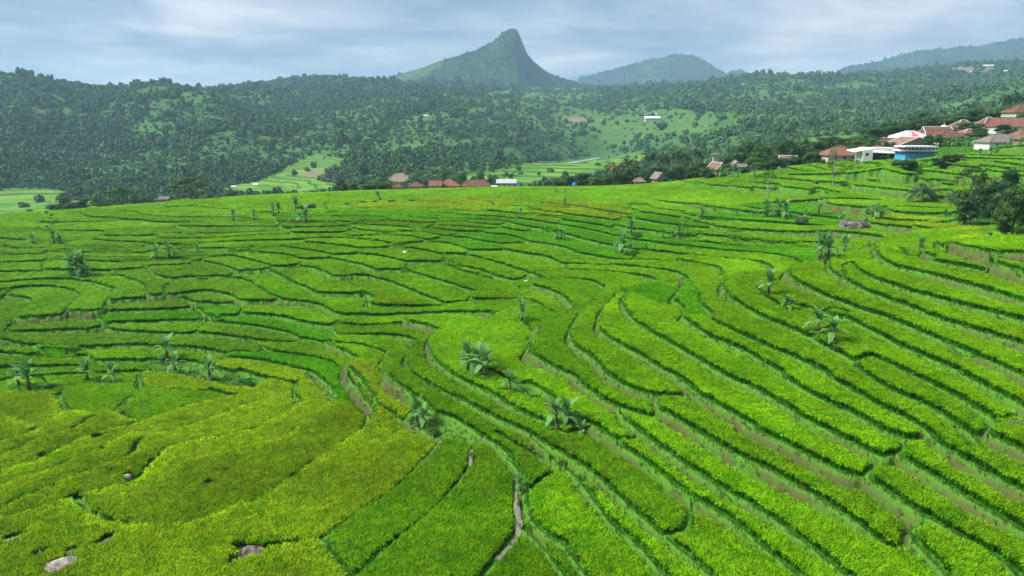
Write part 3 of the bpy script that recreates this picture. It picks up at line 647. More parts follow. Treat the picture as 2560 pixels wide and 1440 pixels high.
# ------------------------------------------------------------------ rice plants
def clump_mesh(name, seed, nb=13, ne=12, hgt=1.0, rad=0.19):
    r = np.random.default_rng(seed)
    V, Fq, Fm = [], [], []
    def strip(pts, wid, ang, mi):
        side = np.array([-math.sin(ang), math.cos(ang), 0.0])
        b = len(V)
        for p, w in zip(pts, wid):
            V.append(p - side * w); V.append(p + side * w)
        for k in range(len(pts) - 1):
            Fq.append((b + 2 * k, b + 2 * k + 1, b + 2 * k + 3, b + 2 * k + 2)); Fm.append(mi)
    for k in range(nb):
        a = r.uniform(0, 2 * math.pi); out = np.array([math.cos(a), math.sin(a), 0])
        h = hgt * r.uniform(0.72, 1.0); s = rad * r.uniform(0.3, 1.2); b0 = out * r.uniform(0.01, 0.05)
        pts = [b0, b0 + out * s * 0.3 + np.array([0, 0, h * 0.55]), b0 + out * s * 0.8 + np.array([0, 0, h * 0.92]), b0 + out * s * 1.5 + np.array([0, 0, h * r.uniform(0.78, 1.0)])]
        strip(pts, [0.009, 0.013, 0.011, 0.003], a + r.uniform(-.5, .5), 0)
    for k in range(ne):
        a = r.uniform(0, 2 * math.pi); out = np.array([math.cos(a), math.sin(a), 0])
        h = hgt * r.uniform(0.82, 1.02); s = rad * r.uniform(0.5, 1.5)
        pts = [out * s * 0.45 + np.array([0, 0, h * 0.86]), out * s * 0.8 + np.array([0, 0, h * 1.0]), out * s * 1.3 + np.array([0, 0, h * 0.90])]
        strip(pts, [0.009, 0.023, 0.007], a + r.uniform(-.6, .6), 1)
    me = np_mesh(name, np.array(V), np.array(Fq))
    me.materials.append(M_BLADE); me.materials.append(M_EAR)
    me.polygons.foreach_set('material_index', np.array(Fm, np.int32))
    return me
def proto_collection(name, meshes):
    c = bpy.data.collections.new(name)
    for i, me in enumerate(meshes):
        o = bpy.data.objects.new(me.name, me); c.objects.link(o)
    return c
RICE_COL = proto_collection('rice_prototypes', [clump_mesh('rice_clump', 100 + i) for i in range(5)])
def tuft_mesh(name, seed, n=9, h=0.26, mat=None):
    r = np.random.default_rng(seed); V = []; Fq = []
    for k in range(n):
        a = r.uniform(0, 6.283); out = np.array([math.cos(a), math.sin(a), 0]); sd = np.array([-math.sin(a), math.cos(a), 0]) * 0.012
        hh = h * r.uniform(0.5, 1.0); l = h * r.uniform(0.3, 0.9); b0 = out * r.uniform(0, 0.08)
        p = [b0, b0 + out * l * .5 + np.array([0, 0, hh]), b0 + out * l + np.array([0, 0, hh * r.uniform(.4, .9)])]
        b = len(V)
        for q, w in zip(p, (1, 1, .2)):
            V += [q - sd * w, q + sd * w]
        Fq += [(b, b + 1, b + 3, b + 2), (b + 2, b + 3, b + 5, b + 4)]
    me = np_mesh(name, np.array(V), np.array(Fq)); me.materials.append(mat or M_GRASS)
    return me
GRASS_COL = proto_collection('grass_prototypes', [tuft_mesh('grass_tuft', 200 + i) for i in range(4)])
def instancer_group(name, coll):
    """points flagged 'plant' grow a plant from the collection; the rest of the mesh is kept"""
    g = bpy.data.node_groups.new(name, 'GeometryNodeTree')
    g.interface.new_socket('Geometry', in_out='INPUT', socket_type='NodeSocketGeometry')
    g.interface.new_socket('Geometry', in_out='OUTPUT', socket_type='NodeSocketGeometry')
    N = g.nodes; Lk = g.links.new
    gi = N.new('NodeGroupInput'); go = N.new('NodeGroupOutput')
    def named(nm, typ):
        a = N.new('GeometryNodeInputNamedAttribute'); a.data_type = typ; a.inputs['Name'].default_value = nm
        return a.outputs['Attribute']
    sp = N.new('GeometryNodeSeparateGeometry'); sp.domain = 'POINT'
    Lk(gi.outputs[0], sp.inputs['Geometry']); Lk(named('plant', 'BOOLEAN'), sp.inputs['Selection'])
    mp = N.new('GeometryNodeMeshToPoints'); Lk(sp.outputs['Selection'], mp.inputs['Mesh'])
    ci = N.new('GeometryNodeCollectionInfo'); ci.inputs['Collection'].default_value = coll
    ci.inputs['Separate Children'].default_value = True; ci.inputs['Reset Children'].default_value = True
    ip = N.new('GeometryNodeInstanceOnPoints')
    Lk(mp.outputs[0], ip.inputs['Points']); Lk(ci.outputs[0], ip.inputs['Instance'])
    ip.inputs['Pick Instance'].default_value = True
    Lk(named('var', 'INT'), ip.inputs['Instance Index'])
    Lk(named('rot', 'FLOAT_VECTOR'), ip.inputs['Rotation']); Lk(named('scl', 'FLOAT_VECTOR'), ip.inputs['Scale'])
    j = N.new('GeometryNodeJoinGeometry')
    Lk(sp.outputs['Inverted'], j.inputs[0]); Lk(ip.outputs[0], j.inputs[0])
    Lk(j.outputs[0], go.inputs[0])
    return g
RICE_GN = instancer_group('rice_plants', RICE_COL)
GRASS_GN = instancer_group('grass_plants', GRASS_COL)
def add_gn(o, g):
    md = o.modifiers.new('plants', 'NODES'); md.node_group = g
# plant positions
PX, PY, PS = [], [], []
for ya, yb, sp, sc in ((26, 58, 0.205, 0.95), (58, 85, 0.245, 1.08), (85, 120, 0.31, 1.3), (120, 170, 0.42, 1.65), (170, 262, 0.56, 2.1)):
    X0 = 0.80 * yb + 6
    gx = np.arange(-X0, X0, sp); gy = np.arange(ya, yb, sp)
    a, b = np.meshgrid(gx, gy); a = a.ravel() + rng.uniform(-.3, .3, a.size) * sp; b = b.ravel() + rng.uniform(-.3, .3, b.size) * sp
    k = np.abs(a) < 0.93 * b + 1
    PX.append(a[k]); PY.append(b[k]); PS.append(np.full(k.sum(), sc))
PX = np.concatenate(PX); PY = np.concatenate(PY); PS = np.concatenate(PS)
pi, pj = g_ij(PX, PY)
pi = np.clip(np.round(pi), 0, NR - 1).astype(int); pj = np.clip(np.round(pj), 0, NC - 1).astype(int)
ok = (MASK[pi, pj] > 0.5)
PX, PY, PS, pi, pj = PX[ok], PY[ok], PS[ok], pi[ok], pj[ok]
PL = GLAB[pi, pj]; PZ = ZC[pi, pj]
NP_ = len(PX)
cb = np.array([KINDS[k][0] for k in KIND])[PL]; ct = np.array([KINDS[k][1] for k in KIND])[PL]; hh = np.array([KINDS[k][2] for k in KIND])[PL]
jit = np.array([(0.84 + 0.30 * ((c * 7919) % 97) / 96) if KIND[c] == 'gold' else (0.90 + 0.2 * ((c * 7919) % 97) / 96) for c in range(NL)])[PL]
patch = fbm(PX, PY, 7.0, 41, 4); patch2 = fbm(PX, PY, 1.3, 45, 3)
_mixf = np.clip((patch - 0.5) * 2.4, -1, 1)[:, None]
ct = ct * (1 + 0.28 * _mixf); cb = cb * np.array([1.0, 1.0, 1.0]) * (1 + 0.22 * _mixf)
cb = cb * jit[:, None]; ct = ct * jit[:, None]
gapg = np.clip((patch2 - 0.56) * 5, 0, 1)[:, None]           # greener, ear-poor tufts
ct = ct * (1 - 0.5 * gapg) + cb * 1.2 * 0.5 * gapg
hh = hh * (0.95 + 0.12 * fbm(PX, PY, 1.8, 51, 3)) * rng.uniform(0.93, 1.06, NP_)
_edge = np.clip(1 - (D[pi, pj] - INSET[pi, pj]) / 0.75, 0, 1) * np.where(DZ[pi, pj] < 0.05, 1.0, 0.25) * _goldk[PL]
_f = np.clip(1 - (D[pi, pj] - 0.2) / 1.6, 0, 1) * _goldk[PL] * NRW[pi, pj]          # lit plot crests and shade at the bank foot, painted into gold rice colours
_crest_shade = np.where(DZ[pi, pj] < 0.0, 1.0, -1.0) * _f
ct = ct * (1 + np.array([0.38, 0.24, 0.3]) * _crest_shade[:, None]); cb = cb * (1 + np.array([0.34, 0.20, 0.2]) * _crest_shade[:, None])
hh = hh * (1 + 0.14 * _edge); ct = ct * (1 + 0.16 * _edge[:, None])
PVAR = rng.integers(0, 5, NP_); PROT = np.stack([rng.uniform(-.1, .1, NP_), rng.uniform(-.1, .1, NP_), rng.uniform(0, 6.283, NP_)], 1)
PSCL = np.stack([PS * 1.15, PS * 1.15, hh], 1)
# canopy sheet under the leaf tips (every second vertex)
S = 2
FMASK = (D > INSET + np.where(NRW, 0.05, 0.18)) & (MASK > 0.9)
cz = ZC + (0.56 * np.array([KINDS[k][2] for k in KIND])[GLAB] + 0.10 * (fbm(GXX, GYY, 0.7, 61, 2) - 0.5))
cidx = _idx[::S, ::S]; cl = GLAB[::S, ::S]; cm = FMASK[::S, ::S]
cq = np.stack([cidx[:-1, :-1], cidx[:-1, 1:], cidx[1:, 1:], cidx[1:, :-1]], -1)
same = (cl[:-1, :-1] == cl[:-1, 1:]) & (cl[:-1, :-1] == cl[1:, 1:]) & (cl[:-1, :-1] == cl[1:, :-1])
anym = cm[:-1, :-1] & cm[:-1, 1:] & cm[1:, 1:] & cm[1:, :-1]
_vis = (np.abs(_tx[::S][None, :-1]) < 0.95) & (_yr[::S][:-1, None] < 300)
cq = cq[anym & _vis]; cql = cl[:-1, :-1][anym & _vis]
CV = np.stack([GXX.ravel(), GYY.ravel(), cz.ravel()], 1)
order = np.argsort(cql, kind='stable'); cq = cq[order]; cql = cql[order]
porder = np.argsort(PL, kind='stable'); PLs = PL[porder]
cells = [c for c in np.unique(cql) if (PL == c).sum() > 0 or (cql == c).sum() > 3]
cells.sort(key=lambda c: -_ca[c])
def build_paddy(name, cs):
    Vs, Fs, pts = [], [], []
    base = 0
    cbs, cts = [], []
    for c in cs:
        a, b = np.searchsorted(cql, c), np.searchsorted(cql, c, 'right')
        f = cq[a:b]; uq, inv = np.unique(f, return_inverse=True)
        Vs.append(CV[uq]); Fs.append(inv.reshape(-1, 4) + base); base += len(uq)
        jt = 0.90 + 0.2 * ((c * 7919) % 97) / 96
        cbs.append(np.tile(np.array(KINDS[KIND[c]][0]) * jt, (len(uq), 1))); cts.append(np.tile(np.array(KINDS[KIND[c]][1]) * jt, (len(uq), 1)))
        a, b = np.searchsorted(PLs, c), np.searchsorted(PLs, c, 'right')
        pts.append(porder[a:b])
    pts = np.concatenate(pts); n0 = base
    V = np.vstack(Vs + [np.stack([PX[pts], PY[pts], PZ[pts]], 1)])
    me = np_mesh(name, V, np.vstack(Fs), True)
    z = np.zeros(n0)
    vattr(me, 'plant', np.concatenate([z > 1, np.ones(len(pts), bool)]), 'BOOLEAN')
    vattr(me, 'var', np.concatenate([z, PVAR[pts]]), 'INT')
    vattr(me, 'rot', np.vstack([np.zeros((n0, 3)), PROT[pts]]), 'FLOAT_VECTOR')
    vattr(me, 'scl', np.vstack([np.ones((n0, 3)), PSCL[pts]]), 'FLOAT_VECTOR')
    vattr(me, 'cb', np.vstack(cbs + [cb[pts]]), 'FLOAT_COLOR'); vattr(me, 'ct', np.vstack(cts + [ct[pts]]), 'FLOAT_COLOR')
    me.materials.append(M_FILL)
    o = link(name, me, terr); add_gn(o, RICE_GN)
    return o
for c in cells[:290]:
    o = build_paddy('rice_paddy', [c])
    o['kind'] = 'stuff'
if cells[290:]:
    build_paddy('rice_paddy', cells[290:])['kind'] = 'stuff'
# ------------------------------------------------------------------ grass on the banks
zone = (D < np.maximum(0.42, RWD + 0.15)) & ~NRW | BANK[GLAB] | ((GYY >= BROW) & (GYY < 300))
cellA = (GYY * TXS) * (GYY * YRK)
dens = np.interp(GYY, [24, 60, 120, 200, 300], [16, 9, 3.2, 1.4, 0.5]) * np.where(lower & (D > 0.2), 0.45, 1.0) * np.where(np.abs(GXX) < 0.85 * GYY, 1, 0)
pick = zone & (rng.random(zone.shape) < dens * cellA) & (GYY < 300)
gi_, gj_ = np.where(pick)
n = len(gi_)
gx = GXX[gi_, gj_] + rng.uniform(-.5, .5, n) * TXS * GYY[gi_, gj_]; gy = GYY[gi_, gj_] + rng.uniform(-.5, .5, n) * YRK * GYY[gi_, gj_]
me = np_mesh('bund_grass', np.stack([gx, gy, GZ[gi_, gj_] - 0.02], 1), np.zeros((0, 3)))
gs = np.interp(gy, [24, 60, 120, 200, 300], [0.8, 1.0, 1.5, 2.0, 2.6]) * rng.uniform(.6, 1.25, n) * np.where(rng.random(n) < .03, 2.1, 1.0)
vattr(me, 'plant', np.ones(n, bool), 'BOOLEAN'); vattr(me, 'var', rng.integers(0, 4, n), 'INT')
vattr(me, 'rot', np.stack([rng.uniform(-.3, .3, n), rng.uniform(-.3, .3, n), rng.uniform(0, 6.28, n)], 1), 'FLOAT_VECTOR')
vattr(me, 'scl', np.stack([gs, gs, np.minimum(gs, 1.25)], 1), 'FLOAT_VECTOR')
og = link('bund_grass', me); add_gn(og, GRASS_GN)
tag(og, 'short bright grass on the banks between the rice paddies', 'grass', kind='stuff')
print('PLANTS', NP_, 'GRASS', n, 'CELLS', len(cells), 'GROUND', len(F))
def ground(X, Y):
    i, j = g_ij(np.asarray(X, float), np.asarray(Y, float))
    return bil(GZ, 0, 0, 1.0, j, i)
# ------------------------------------------------------------------ valley, hills and mountains (distance knots x columns, rows give the photo row where they show)
_HY = np.array([240, 330, 450, 600, 800, 1050, 1350, 1700, 2200, 2900], float)
_HU = np.array([-500, 0, 150, 280, 400, 520, 640, 760, 900, 1100, 1280, 1450, 1650, 1900, 2150, 2400, 2560, 3000], float)
_HV = np.array([
 [640,570,525,480,420,310,178,200,225,235], [640,570,525,480,420,315,182,205,225,235], [635,565,518,476,420,320,203,215,228,236], [630,560,512,474,422,325,214,222,230,236],
 [625,555,507,472,422,325,196,222,230,236], [620,550,500,468,422,335,212,222,226,234], [610,545,495,464,422,350,262,216,214,226], [605,540,490,460,420,350,275,226,200,220],
 [600,535,486,457,412,345,272,226,194,214], [590,525,480,445,388,318,262,230,206,198], [590,525,478,442,402,335,285,248,216,202], [590,522,472,436,405,362,312,262,222,206],
 [580,510,462,426,386,342,292,246,214,202], [560,480,440,398,352,312,270,226,188,205], [520,450,410,372,336,304,266,226,186,200], [470,390,350,325,305,282,250,214,168,184], [440,350,310,295,278,260,236,206,160,172], [420,320,290,275,262,248,225,196,150,160]], float)
_HV[:8, 6] += 22; _HV[:8, 7] += 14; _HV[:8, 8] += 10
_HV[8:13, 7:] += 14; _HV[13:, 7:] += 4
def _col_z(u, v, Y):
    return ray(u, v)[1] * Y
_HZ = np.array([[_col_z(u, v, Y) for v, Y in zip(row, _HY)] for u, row in zip(_HU, _HV)])
def cubic(xk, yk, x):
    """Catmull-Rom through knots (yk along axis 0)"""
    i = np.clip(np.searchsorted(xk, x) - 1, 0, len(xk) - 2)
    t = ((x - xk[i]) / (xk[i + 1] - xk[i]))
    t = t.reshape(t.shape + (1,) * (yk.ndim - 1)); h = (xk[i + 1] - xk[i]).reshape(t.shape)
    m = np.gradient(yk, xk, axis=0)
    d = np.diff(yk, axis=0) / np.diff(xk).reshape((-1,) + (1,) * (yk.ndim - 1))
    m[1:-1] = np.where(d[:-1] * d[1:] > 0, 2 * d[:-1] * d[1:] / (d[:-1] + d[1:] + np.where(d[:-1] + d[1:] == 0, 1, 0)), 0)
    return (2 * t**3 - 3 * t**2 + 1) * yk[i] + (t**3 - 2 * t**2 + t) * h * m[i] + (-2 * t**3 + 3 * t**2) * yk[i + 1] + (t**3 - t**2) * h * m[i + 1]
NHC, NHR = 420, 330
_hu = np.linspace(-460, 2960, NHC); _hy = np.exp(np.linspace(math.log(248), math.log(2850), NHR))
_A = cubic(_HU, _HZ, _hu)                                   # columns x knots
HZZ = cubic(np.log(_HY), _A.T, np.log(_hy))                 # rows x columns
HK = 0.965
HXX = _hy[:, None] * ((_hu - 1280) / FPX * HK)[None]; HYY = np.repeat(_hy[:, None], NHC, 1)
_amp = np.interp(HYY, [300, 500, 700, 950, 1180, 1380, 1700, 2200, 2900], [0, 4, 30, 66, 56, 24, 36, 28, 16])
_r = 1 - np.abs(2 * fbm(HXX + 0.3 * HYY, HYY * 0.6, 500, 71, 5, 0.45) - 1)
HZZ = HZZ + _amp * (_r * 1.5 - 1.05) + _amp * 0.35 * (fbm(HXX, HYY, 90, 77, 4) - 0.5)
HZZ -= np.interp(HYY, [248, 330], [9, 0]) * (HXX < 40)
def hill_z(X, Y):
    tu = np.asarray(X) / np.asarray(Y) * FPX / HK + 1280
    j = (tu - _hu[0]) / (_hu[1] - _hu[0]); i = (np.log(Y) - np.log(_hy[0])) / (np.log(_hy[1]) - np.log(_hy[0]))
    return bil(HZZ, 0, 0, 1.0, j, i)
# land cover, given as places seen in the photograph: (polygon in photo pixels, cover)
_hpu, _hpv = project(HXX, HYY, HZZ)
def in_poly(px, py, poly):
    poly = np.array(poly, float); c = np.zeros(np.shape(px), bool); j = len(poly) - 1
    for i in range(len(poly)):
        xi, yi = poly[i]; xj, yj = poly[j]
        c ^= ((yi > py) != (yj > py)) & (px < (xj - xi) * (py - yi) / (yj - yi + 1e-9) + xi)
        j = i
    return c
PADDY_POLY = [[(-100,478),(60,470),(235,482),(150,500),(330,505),(120,545),(-100,560)], [(560,472),(640,452),(690,432),(720,410),(780,385),(860,395),(865,425),(800,450),(880,470),(820,500),(560,490)],
              [(1150,440),(1260,425),(1330,405),(1420,398),(1500,385),(1620,380),(1620,405),(1520,420),(1480,450),(1300,470),(1150,470)], [(2000,345),(2120,338),(2220,345),(2200,360),(2000,365)]]
MEADOW_POLY = [[(960,195),(1110,150),(1130,165),(1080,190),(1010,210)], [(1000,300),(1080,275),(1140,285),(1110,320),(1020,330)], [(1180,235),(1270,225),(1360,262),(1330,285),(1390,330),(1330,330),(1250,270)], [(1290,215),(1480,205),(1500,235),(1400,262),(1300,245)],
               [(1440,300),(1560,285),(1700,270),(1800,300),(1760,330),(1620,345),(1500,330)], [(1900,200),(2010,198),(2060,225),(1960,250),(1900,235)], [(2330,270),(2420,250),(2470,270),(2420,310),(2330,300)], [(440,235),(520,225),(560,245),(470,260)], [(930,380),(1050,345),(1180,352),(1150,370),(980,400)]]
paddyA = np.zeros(HXX.shape); meadA = np.zeros(HXX.shape)
for p in PADDY_POLY: paddyA = np.maximum(paddyA, in_poly(_hpu, _hpv, p))
for p in MEADOW_POLY: meadA = np.maximum(meadA, in_poly(_hpu, _hpv, p))
meadA = np.maximum(meadA, sstep((fbm(HXX, HYY * 0.7, 170, 91, 4) - 0.56) / 0.12) * (HYY > 500))
meadA = np.where(paddyA > 0, 0, meadA)
# stepped paddies on the valley sides
HZZ = np.where(paddyA > 0, np.floor(HZZ / 1.6) * 1.6 + 1.6 * sstep((HZZ / 1.6 % 1) * 3 - 2), HZZ)
RIVER = [(1500,394),(1455,402),(1425,407),(1400,413),(1372,421),(1335,417)]
_rt = np.array([ray(u, v) for u, v in RIVER])
_Ys = np.exp(np.linspace(math.log(300), math.log(2800), 900)); _k = int((_rt[2, 1] * _Ys < hill_z(_rt[2, 0] * _Ys, _Ys)).argmax())
RIV_Z = float(_rt[2, 1] * _Ys[_k])
RIV = smooth_line(np.stack([_rt[:, 0] * RIV_Z / _rt[:, 1], RIV_Z / _rt[:, 1]], 1), 6.0)         # the river lies level in its bed
_rd = np.full(HXX.shape, 1e9)
for a, b in zip(RIV[:-1], RIV[1:]):
    t = np.clip(((HXX - a[0]) * (b[0] - a[0]) + (HYY - a[1]) * (b[1] - a[1])) / ((b - a) ** 2).sum(), 0, 1)
    _rd = np.minimum(_rd, np.hypot(HXX - a[0] - t * (b[0] - a[0]), HYY - a[1] - t * (b[1] - a[1])))
_rw = 1 - sstep((_rd - 14) / 70)
HZZ = HZZ * (1 - _rw) + np.minimum(HZZ, RIV_Z - 0.5 + 0.03 * np.maximum(_rd - 8, 0)) * _rw
HZZ = np.where(_rd < 16, np.minimum(HZZ, RIV_Z - 0.5), HZZ)
SCAR = [(1000,448,26,16),(968,470,30,12),(1440,300,40,6),(2430,175,60,9),(1700,60,1,1),(790,432,30,8),(1545,352,22,5)]
scarA = np.zeros(HXX.shape)
for u, v, a, b in SCAR:
    scarA = np.maximum(scarA, sstep(1.6 - np.hypot((_hpu - u) / a, (_hpv - v) / b) + 0.7 * (fbm(HXX, HYY, 30, 95, 3) - 0.5)))
m = NT('valley_ground', 0.95, 0.05)
_n1 = m.noise(0.012, 6, 0.62); _n2 = m.noise(0.07, 5, 0.65)
_c = m.mix(m.maprange(_n1, 0.35, 0.65), (0.038, 0.108, 0.028), (0.054, 0.135, 0.034))
_c = m.mix(m.maprange(_n2, 0.3, 0.75), _c, (0.064, 0.150, 0.038))
_mead = m.mix(m.maprange(_n2, 0.3, 0.7), (0.052, 0.138, 0.032), (0.088, 0.172, 0.046))
_c = m.mix(m.attr('meadow'), _c, _mead)
_gz = m.n('ShaderNodeSeparateXYZ', {0: m.n('ShaderNodeNewGeometry').outputs['Position']}).outputs[2]
_st = m.math('FRACT', m.math('DIVIDE', _gz, 1.6))
_pad = m.mix(m.maprange(m.noise(0.03, 2), 0.4, 0.6), (0.075, 0.225, 0.022), (0.150, 0.270, 0.040))
_pad = m.mix(m.maprange(_st, 0.45, 0.6), _pad, (0.060, 0.120, 0.030))
_c = m.mix(m.attr('paddy'), _c, _pad)
_c = m.mix(m.math('MULTIPLY', m.attr('scar'), 0.8), _c, (0.225, 0.165, 0.120))
m.col(_c).bump(_n2, 0.7, 3.0)
M_VALLEY = m.m
ii = np.arange(NHR * NHC).reshape(NHR, NHC)
me = np_mesh('hills', np.stack([HXX, HYY, HZZ], -1).reshape(-1, 3), np.stack([ii[:-1, :-1], ii[:-1, 1:], ii[1:, 1:], ii[1:, :-1]], -1).reshape(-1, 4), True)
vattr(me, 'meadow', meadA.ravel()); vattr(me, 'paddy', paddyA.ravel()); vattr(me, 'scar', scarA.ravel())
me.materials.append(M_VALLEY)
hills = tag(link('hills', me), 'green valley floor and forested hills beyond the terraces', 'hills', kind='structure')

# a plain under everything, out to the horizon
me = np_mesh('ground', np.array([(-14000, 10, -72), (14000, 10, -72), (14000, 16000, -72), (-14000, 16000, -72)], float), np.array([(0, 1, 2, 3)]))
me.materials.append(M_VALLEY)
for a in ('meadow', 'paddy', 'scar'):
    vattr(me, a, np.zeros(4))
tag(link('ground', me), 'low valley land reaching to the horizon', 'ground', kind='structure')

# ---- mountains
m = NT('mountain_cover', 0.95, 0.05)
_n1 = m.noise(0.006, 6, 0.62); _n2 = m.noise(0.035, 6, 0.7)
_nz = m.n('ShaderNodeSeparateXYZ', {0: m.n('ShaderNodeNewGeometry').outputs['Normal']}).outputs[2]
_c = m.mix(m.maprange(_n2, 0.35, 0.65), (0.011, 0.040, 0.016), (0.030, 0.075, 0.025))
_c = m.mix(m.maprange(_n1, 0.5, 0.62), _c, (0.040, 0.090, 0.028))
_c = m.mix(m.math('MULTIPLY', m.maprange(_nz, 0.62, 0.40), m.maprange(_n2, 0.40, 0.60)), _c, (0.120, 0.105, 0.085))
_c = m.mix(m.attr('meadow'), _c, (0.048, 0.112, 0.032))
m.col(_c).bump(_n2, 0.8, 12.0)
M_MOUNT = m.m
MOUNT = {}
def mountain(name, label, sil, Yc, front, back, seed, rough, power=1.0, meadow=None):
    sil = np.array(sil, float)
    nu, nd = 260, 90
    u = np.linspace(sil[0, 0], sil[-1, 0], nu); v = np.interp(u, sil[:, 0], sil[:, 1])
    d = np.linspace(-1, 1, nd)
    base = -70.0
    X0 = ray(u, v)[0] * Yc
    zt = ray(u, v)[1] * Yc
    Yd = Yc + np.where(d < 0, d * front, d * back)
    X = np.repeat(X0[None], nd, 0) * (Yd / Yc)[:, None] ** 0.5; Y = np.repeat(Yd[:, None], nu, 1)
    fall = (1 - np.abs(d)) ** power
    Z = base + (zt[None] - base) * fall[:, None]
    w = 1 - np.exp(-(np.abs(d) / 0.10) ** 2)[:, None]
    rdg = 1 - np.abs(2 * fbm(X + 0.15 * Y, Y * 0.35, rough * 5, seed, 5, 0.55) - 1)
    Z = Z + w * rough * (rdg * 1.6 - 1.1) + rough * 0.10 * (fbm(X, Y, rough * 0.7, seed + 3, 3) - 0.5)
    ii = np.arange(nu * nd).reshape(nd, nu)
    me = np_mesh(name, np.stack([X, Y, Z], -1).reshape(-1, 3), np.stack([ii[:-1, :-1], ii[:-1, 1:], ii[1:, 1:], ii[1:, :-1]], -1).reshape(-1, 4), True)
    md = np.zeros(nu * nd)
    if meadow:
        pu, pv = project(X, Y, Z); md = in_poly(pu, pv, meadow).ravel().astype(float)
    vattr(me, 'meadow', md)
    me.materials.append(M_MOUNT)
    o = tag(link(name, me), label, 'mountain', kind='structure')
    MOUNT[name] = (X, Y, Z, md)
    return o
mountain('mountain_peak', 'steep pointed green peak rising above the valley',
    [(850,250),(960,197),(1010,180),(1060,165),(1100,150),(1140,138),(1190,124),(1215,110),(1240,96),(1256,80),(1272,70),(1288,69),(1296,78),(1308,108),(1320,135),(1340,158),(1370,180),(1400,194),(1440,206),(1500,225)], 3150, 1000, 600, 5, 88, 1.25,
    [(960,205),(1060,160),(1115,140),(1105,165),(1060,190),(1010,215)])
mountain('distant_mountain', 'hazy blue mountain to the right of the pointed peak',
    [(1400,235),(1450,196),(1500,181),(1540,172),(1580,160),(1620,148),(1660,142),(1690,136),(1712,138),(1730,136),(1760,152),(1800,178),(1812,184),(1830,178),(1850,171),(1868,180),(1900,193),(1980,230)], 5200, 1500, 900, 9, 90, 1.1)
mountain('distant_ridge', 'long hazy ridge climbing towards the right edge',
    [(2040,215),(2090,177),(2130,163),(2180,157),(2240,140),(2300,126),(2350,122),(2400,114),(2440,114),(2480,106),(2520,101),(2560,94),(2660,80),(2800,70),(3000,90)], 4600, 1300, 900, 14, 80, 1.1)

# ------------------------------------------------------------------ forest over the hills
m = NT('forest_leaves', 0.75, 0.15)
_r = m.n('ShaderNodeObjectInfo').outputs['Random']
_r2 = m.attr('tone', 'INSTANCER')
_c = m.mix(_r2, (0.038, 0.108, 0.038), (0.074, 0.168, 0.050))
_c = m.mix(m.math('MULTIPLY', _r, 0.4), _c, (0.060, 0.120, 0.022))
_c = m.vary(_c, 0.35, m.objnoise(0.9, 2))
m.col(_c)
M_FOREST = m.m
def crown_mesh(name, seed, n=70, leaf=0.34, squash=0.75, mat=None, lumps=5):
    """crown of unit radius: leaf-clump faces over several lobes round a dim core"""
    r = np.random.default_rng(seed); V = []; Fq = []
    C = [(np.array([0, 0, 0.62]), 0.62)] + [(np.array([r.uniform(-.5, .5), r.uniform(-.5, .5), r.uniform(.35, 1.0) * squash + .1]), r.uniform(.32, .52)) for _ in range(lumps)]
    for k in range(n):
        c, rad = C[r.integers(0, len(C))]
        d = r.normal(size=3); d /= np.linalg.norm(d)
        if d[2] < -0.35: d[2] *= -0.5
        p = c + d * rad * np.array([1, 1, squash]) * r.uniform(.8, 1.08)
        nrm = d + r.normal(size=3) * 0.45; nrm /= np.linalg.norm(nrm)
        t = np.cross(nrm, r.normal(size=3)); t /= np.linalg.norm(t) + 1e-6; b = np.cross(nrm, t)
        s = leaf * r.uniform(.6, 1.25) * 0.5
        i = len(V)
        V += [p - t * s - b * s * .6, p + t * s * .9 - b * s * .7, p + t * s * .8 + b * s * .8, p - t * s * .7 + b * s * .9]
        Fq.append((i, i + 1, i + 2, i + 3))
    for c, rad in C:                                     # inner mass, keeps the sky from showing through everywhere
        i = len(V); rr = rad * 0.78
        ring = [(math.cos(a), math.sin(a)) for a in np.linspace(0, 6.283, 7)[:-1]]
        for zz, s in ((-.6, .7), (.15, 1.0), (.8, .55)):
            V += [c + np.array([x * s * rr, y * s * rr, zz * rr * squash]) for x, y in ring]
        for q in range(2):
            for k in range(6):
                Fq.append((i + q * 6 + k, i + q * 6 + (k + 1) % 6, i + q * 6 + 6 + (k + 1) % 6, i + q * 6 + 6 + k))
    me = np_mesh(name, np.array(V), np.array(Fq)); me.materials.append(mat or M_FOREST)
    return me
FOREST_COL = proto_collection('forest_prototypes', [crown_mesh('forest_crown', 300 + i, 80, 0.34, (0.8, 1.0, 0.7, 1.2, 0.9, 0.6)[i]) for i in range(6)])
FOREST_GN = instancer_group('forest_trees', FOREST_COL)
ys = []; xs = []
y = 300.0
while y < 2750:
    s = 0.0058 * y + 0.9
    n = int(1.7 * y / s)
    x = (np.arange(n) - n / 2 + rng.uniform(-.5, .5, n)) * s
    xs.append(x); ys.append(y + rng.uniform(-.5, .5, n) * s); y += s
xs = np.concatenate(xs); ys = np.concatenate(ys)
k = np.abs(xs / ys) < 0.88; xs, ys = xs[k], ys[k]
zs = hill_z(xs, ys); pu, pv = project(xs, ys, zs)
fd = sstep((fbm(xs, ys * 0.7, 170, 91, 4) - 0.56) / 0.12)
_cl = fbm(xs, ys * 0.8, 130, 97, 4); _cl2 = fbm(xs, ys, 38, 98, 3)
_gul = 1 - np.abs(2 * fbm(xs + 0.3 * ys, ys * 0.6, 500, 71, 5, 0.45) - 1)          # ridge lines are barer, gullies wooded
wood = np.clip((_cl - 0.46) * 4.5 + (_cl2 - 0.5) * 2.4 + (0.78 - _gul) * 1.3 + 0.38, 0, 1) * (1 - 0.75 * fd)
prob = 0.66 + 0.34 * wood
for p in PADDY_POLY: prob = np.where(in_poly(pu, pv, p), 0.012, prob)
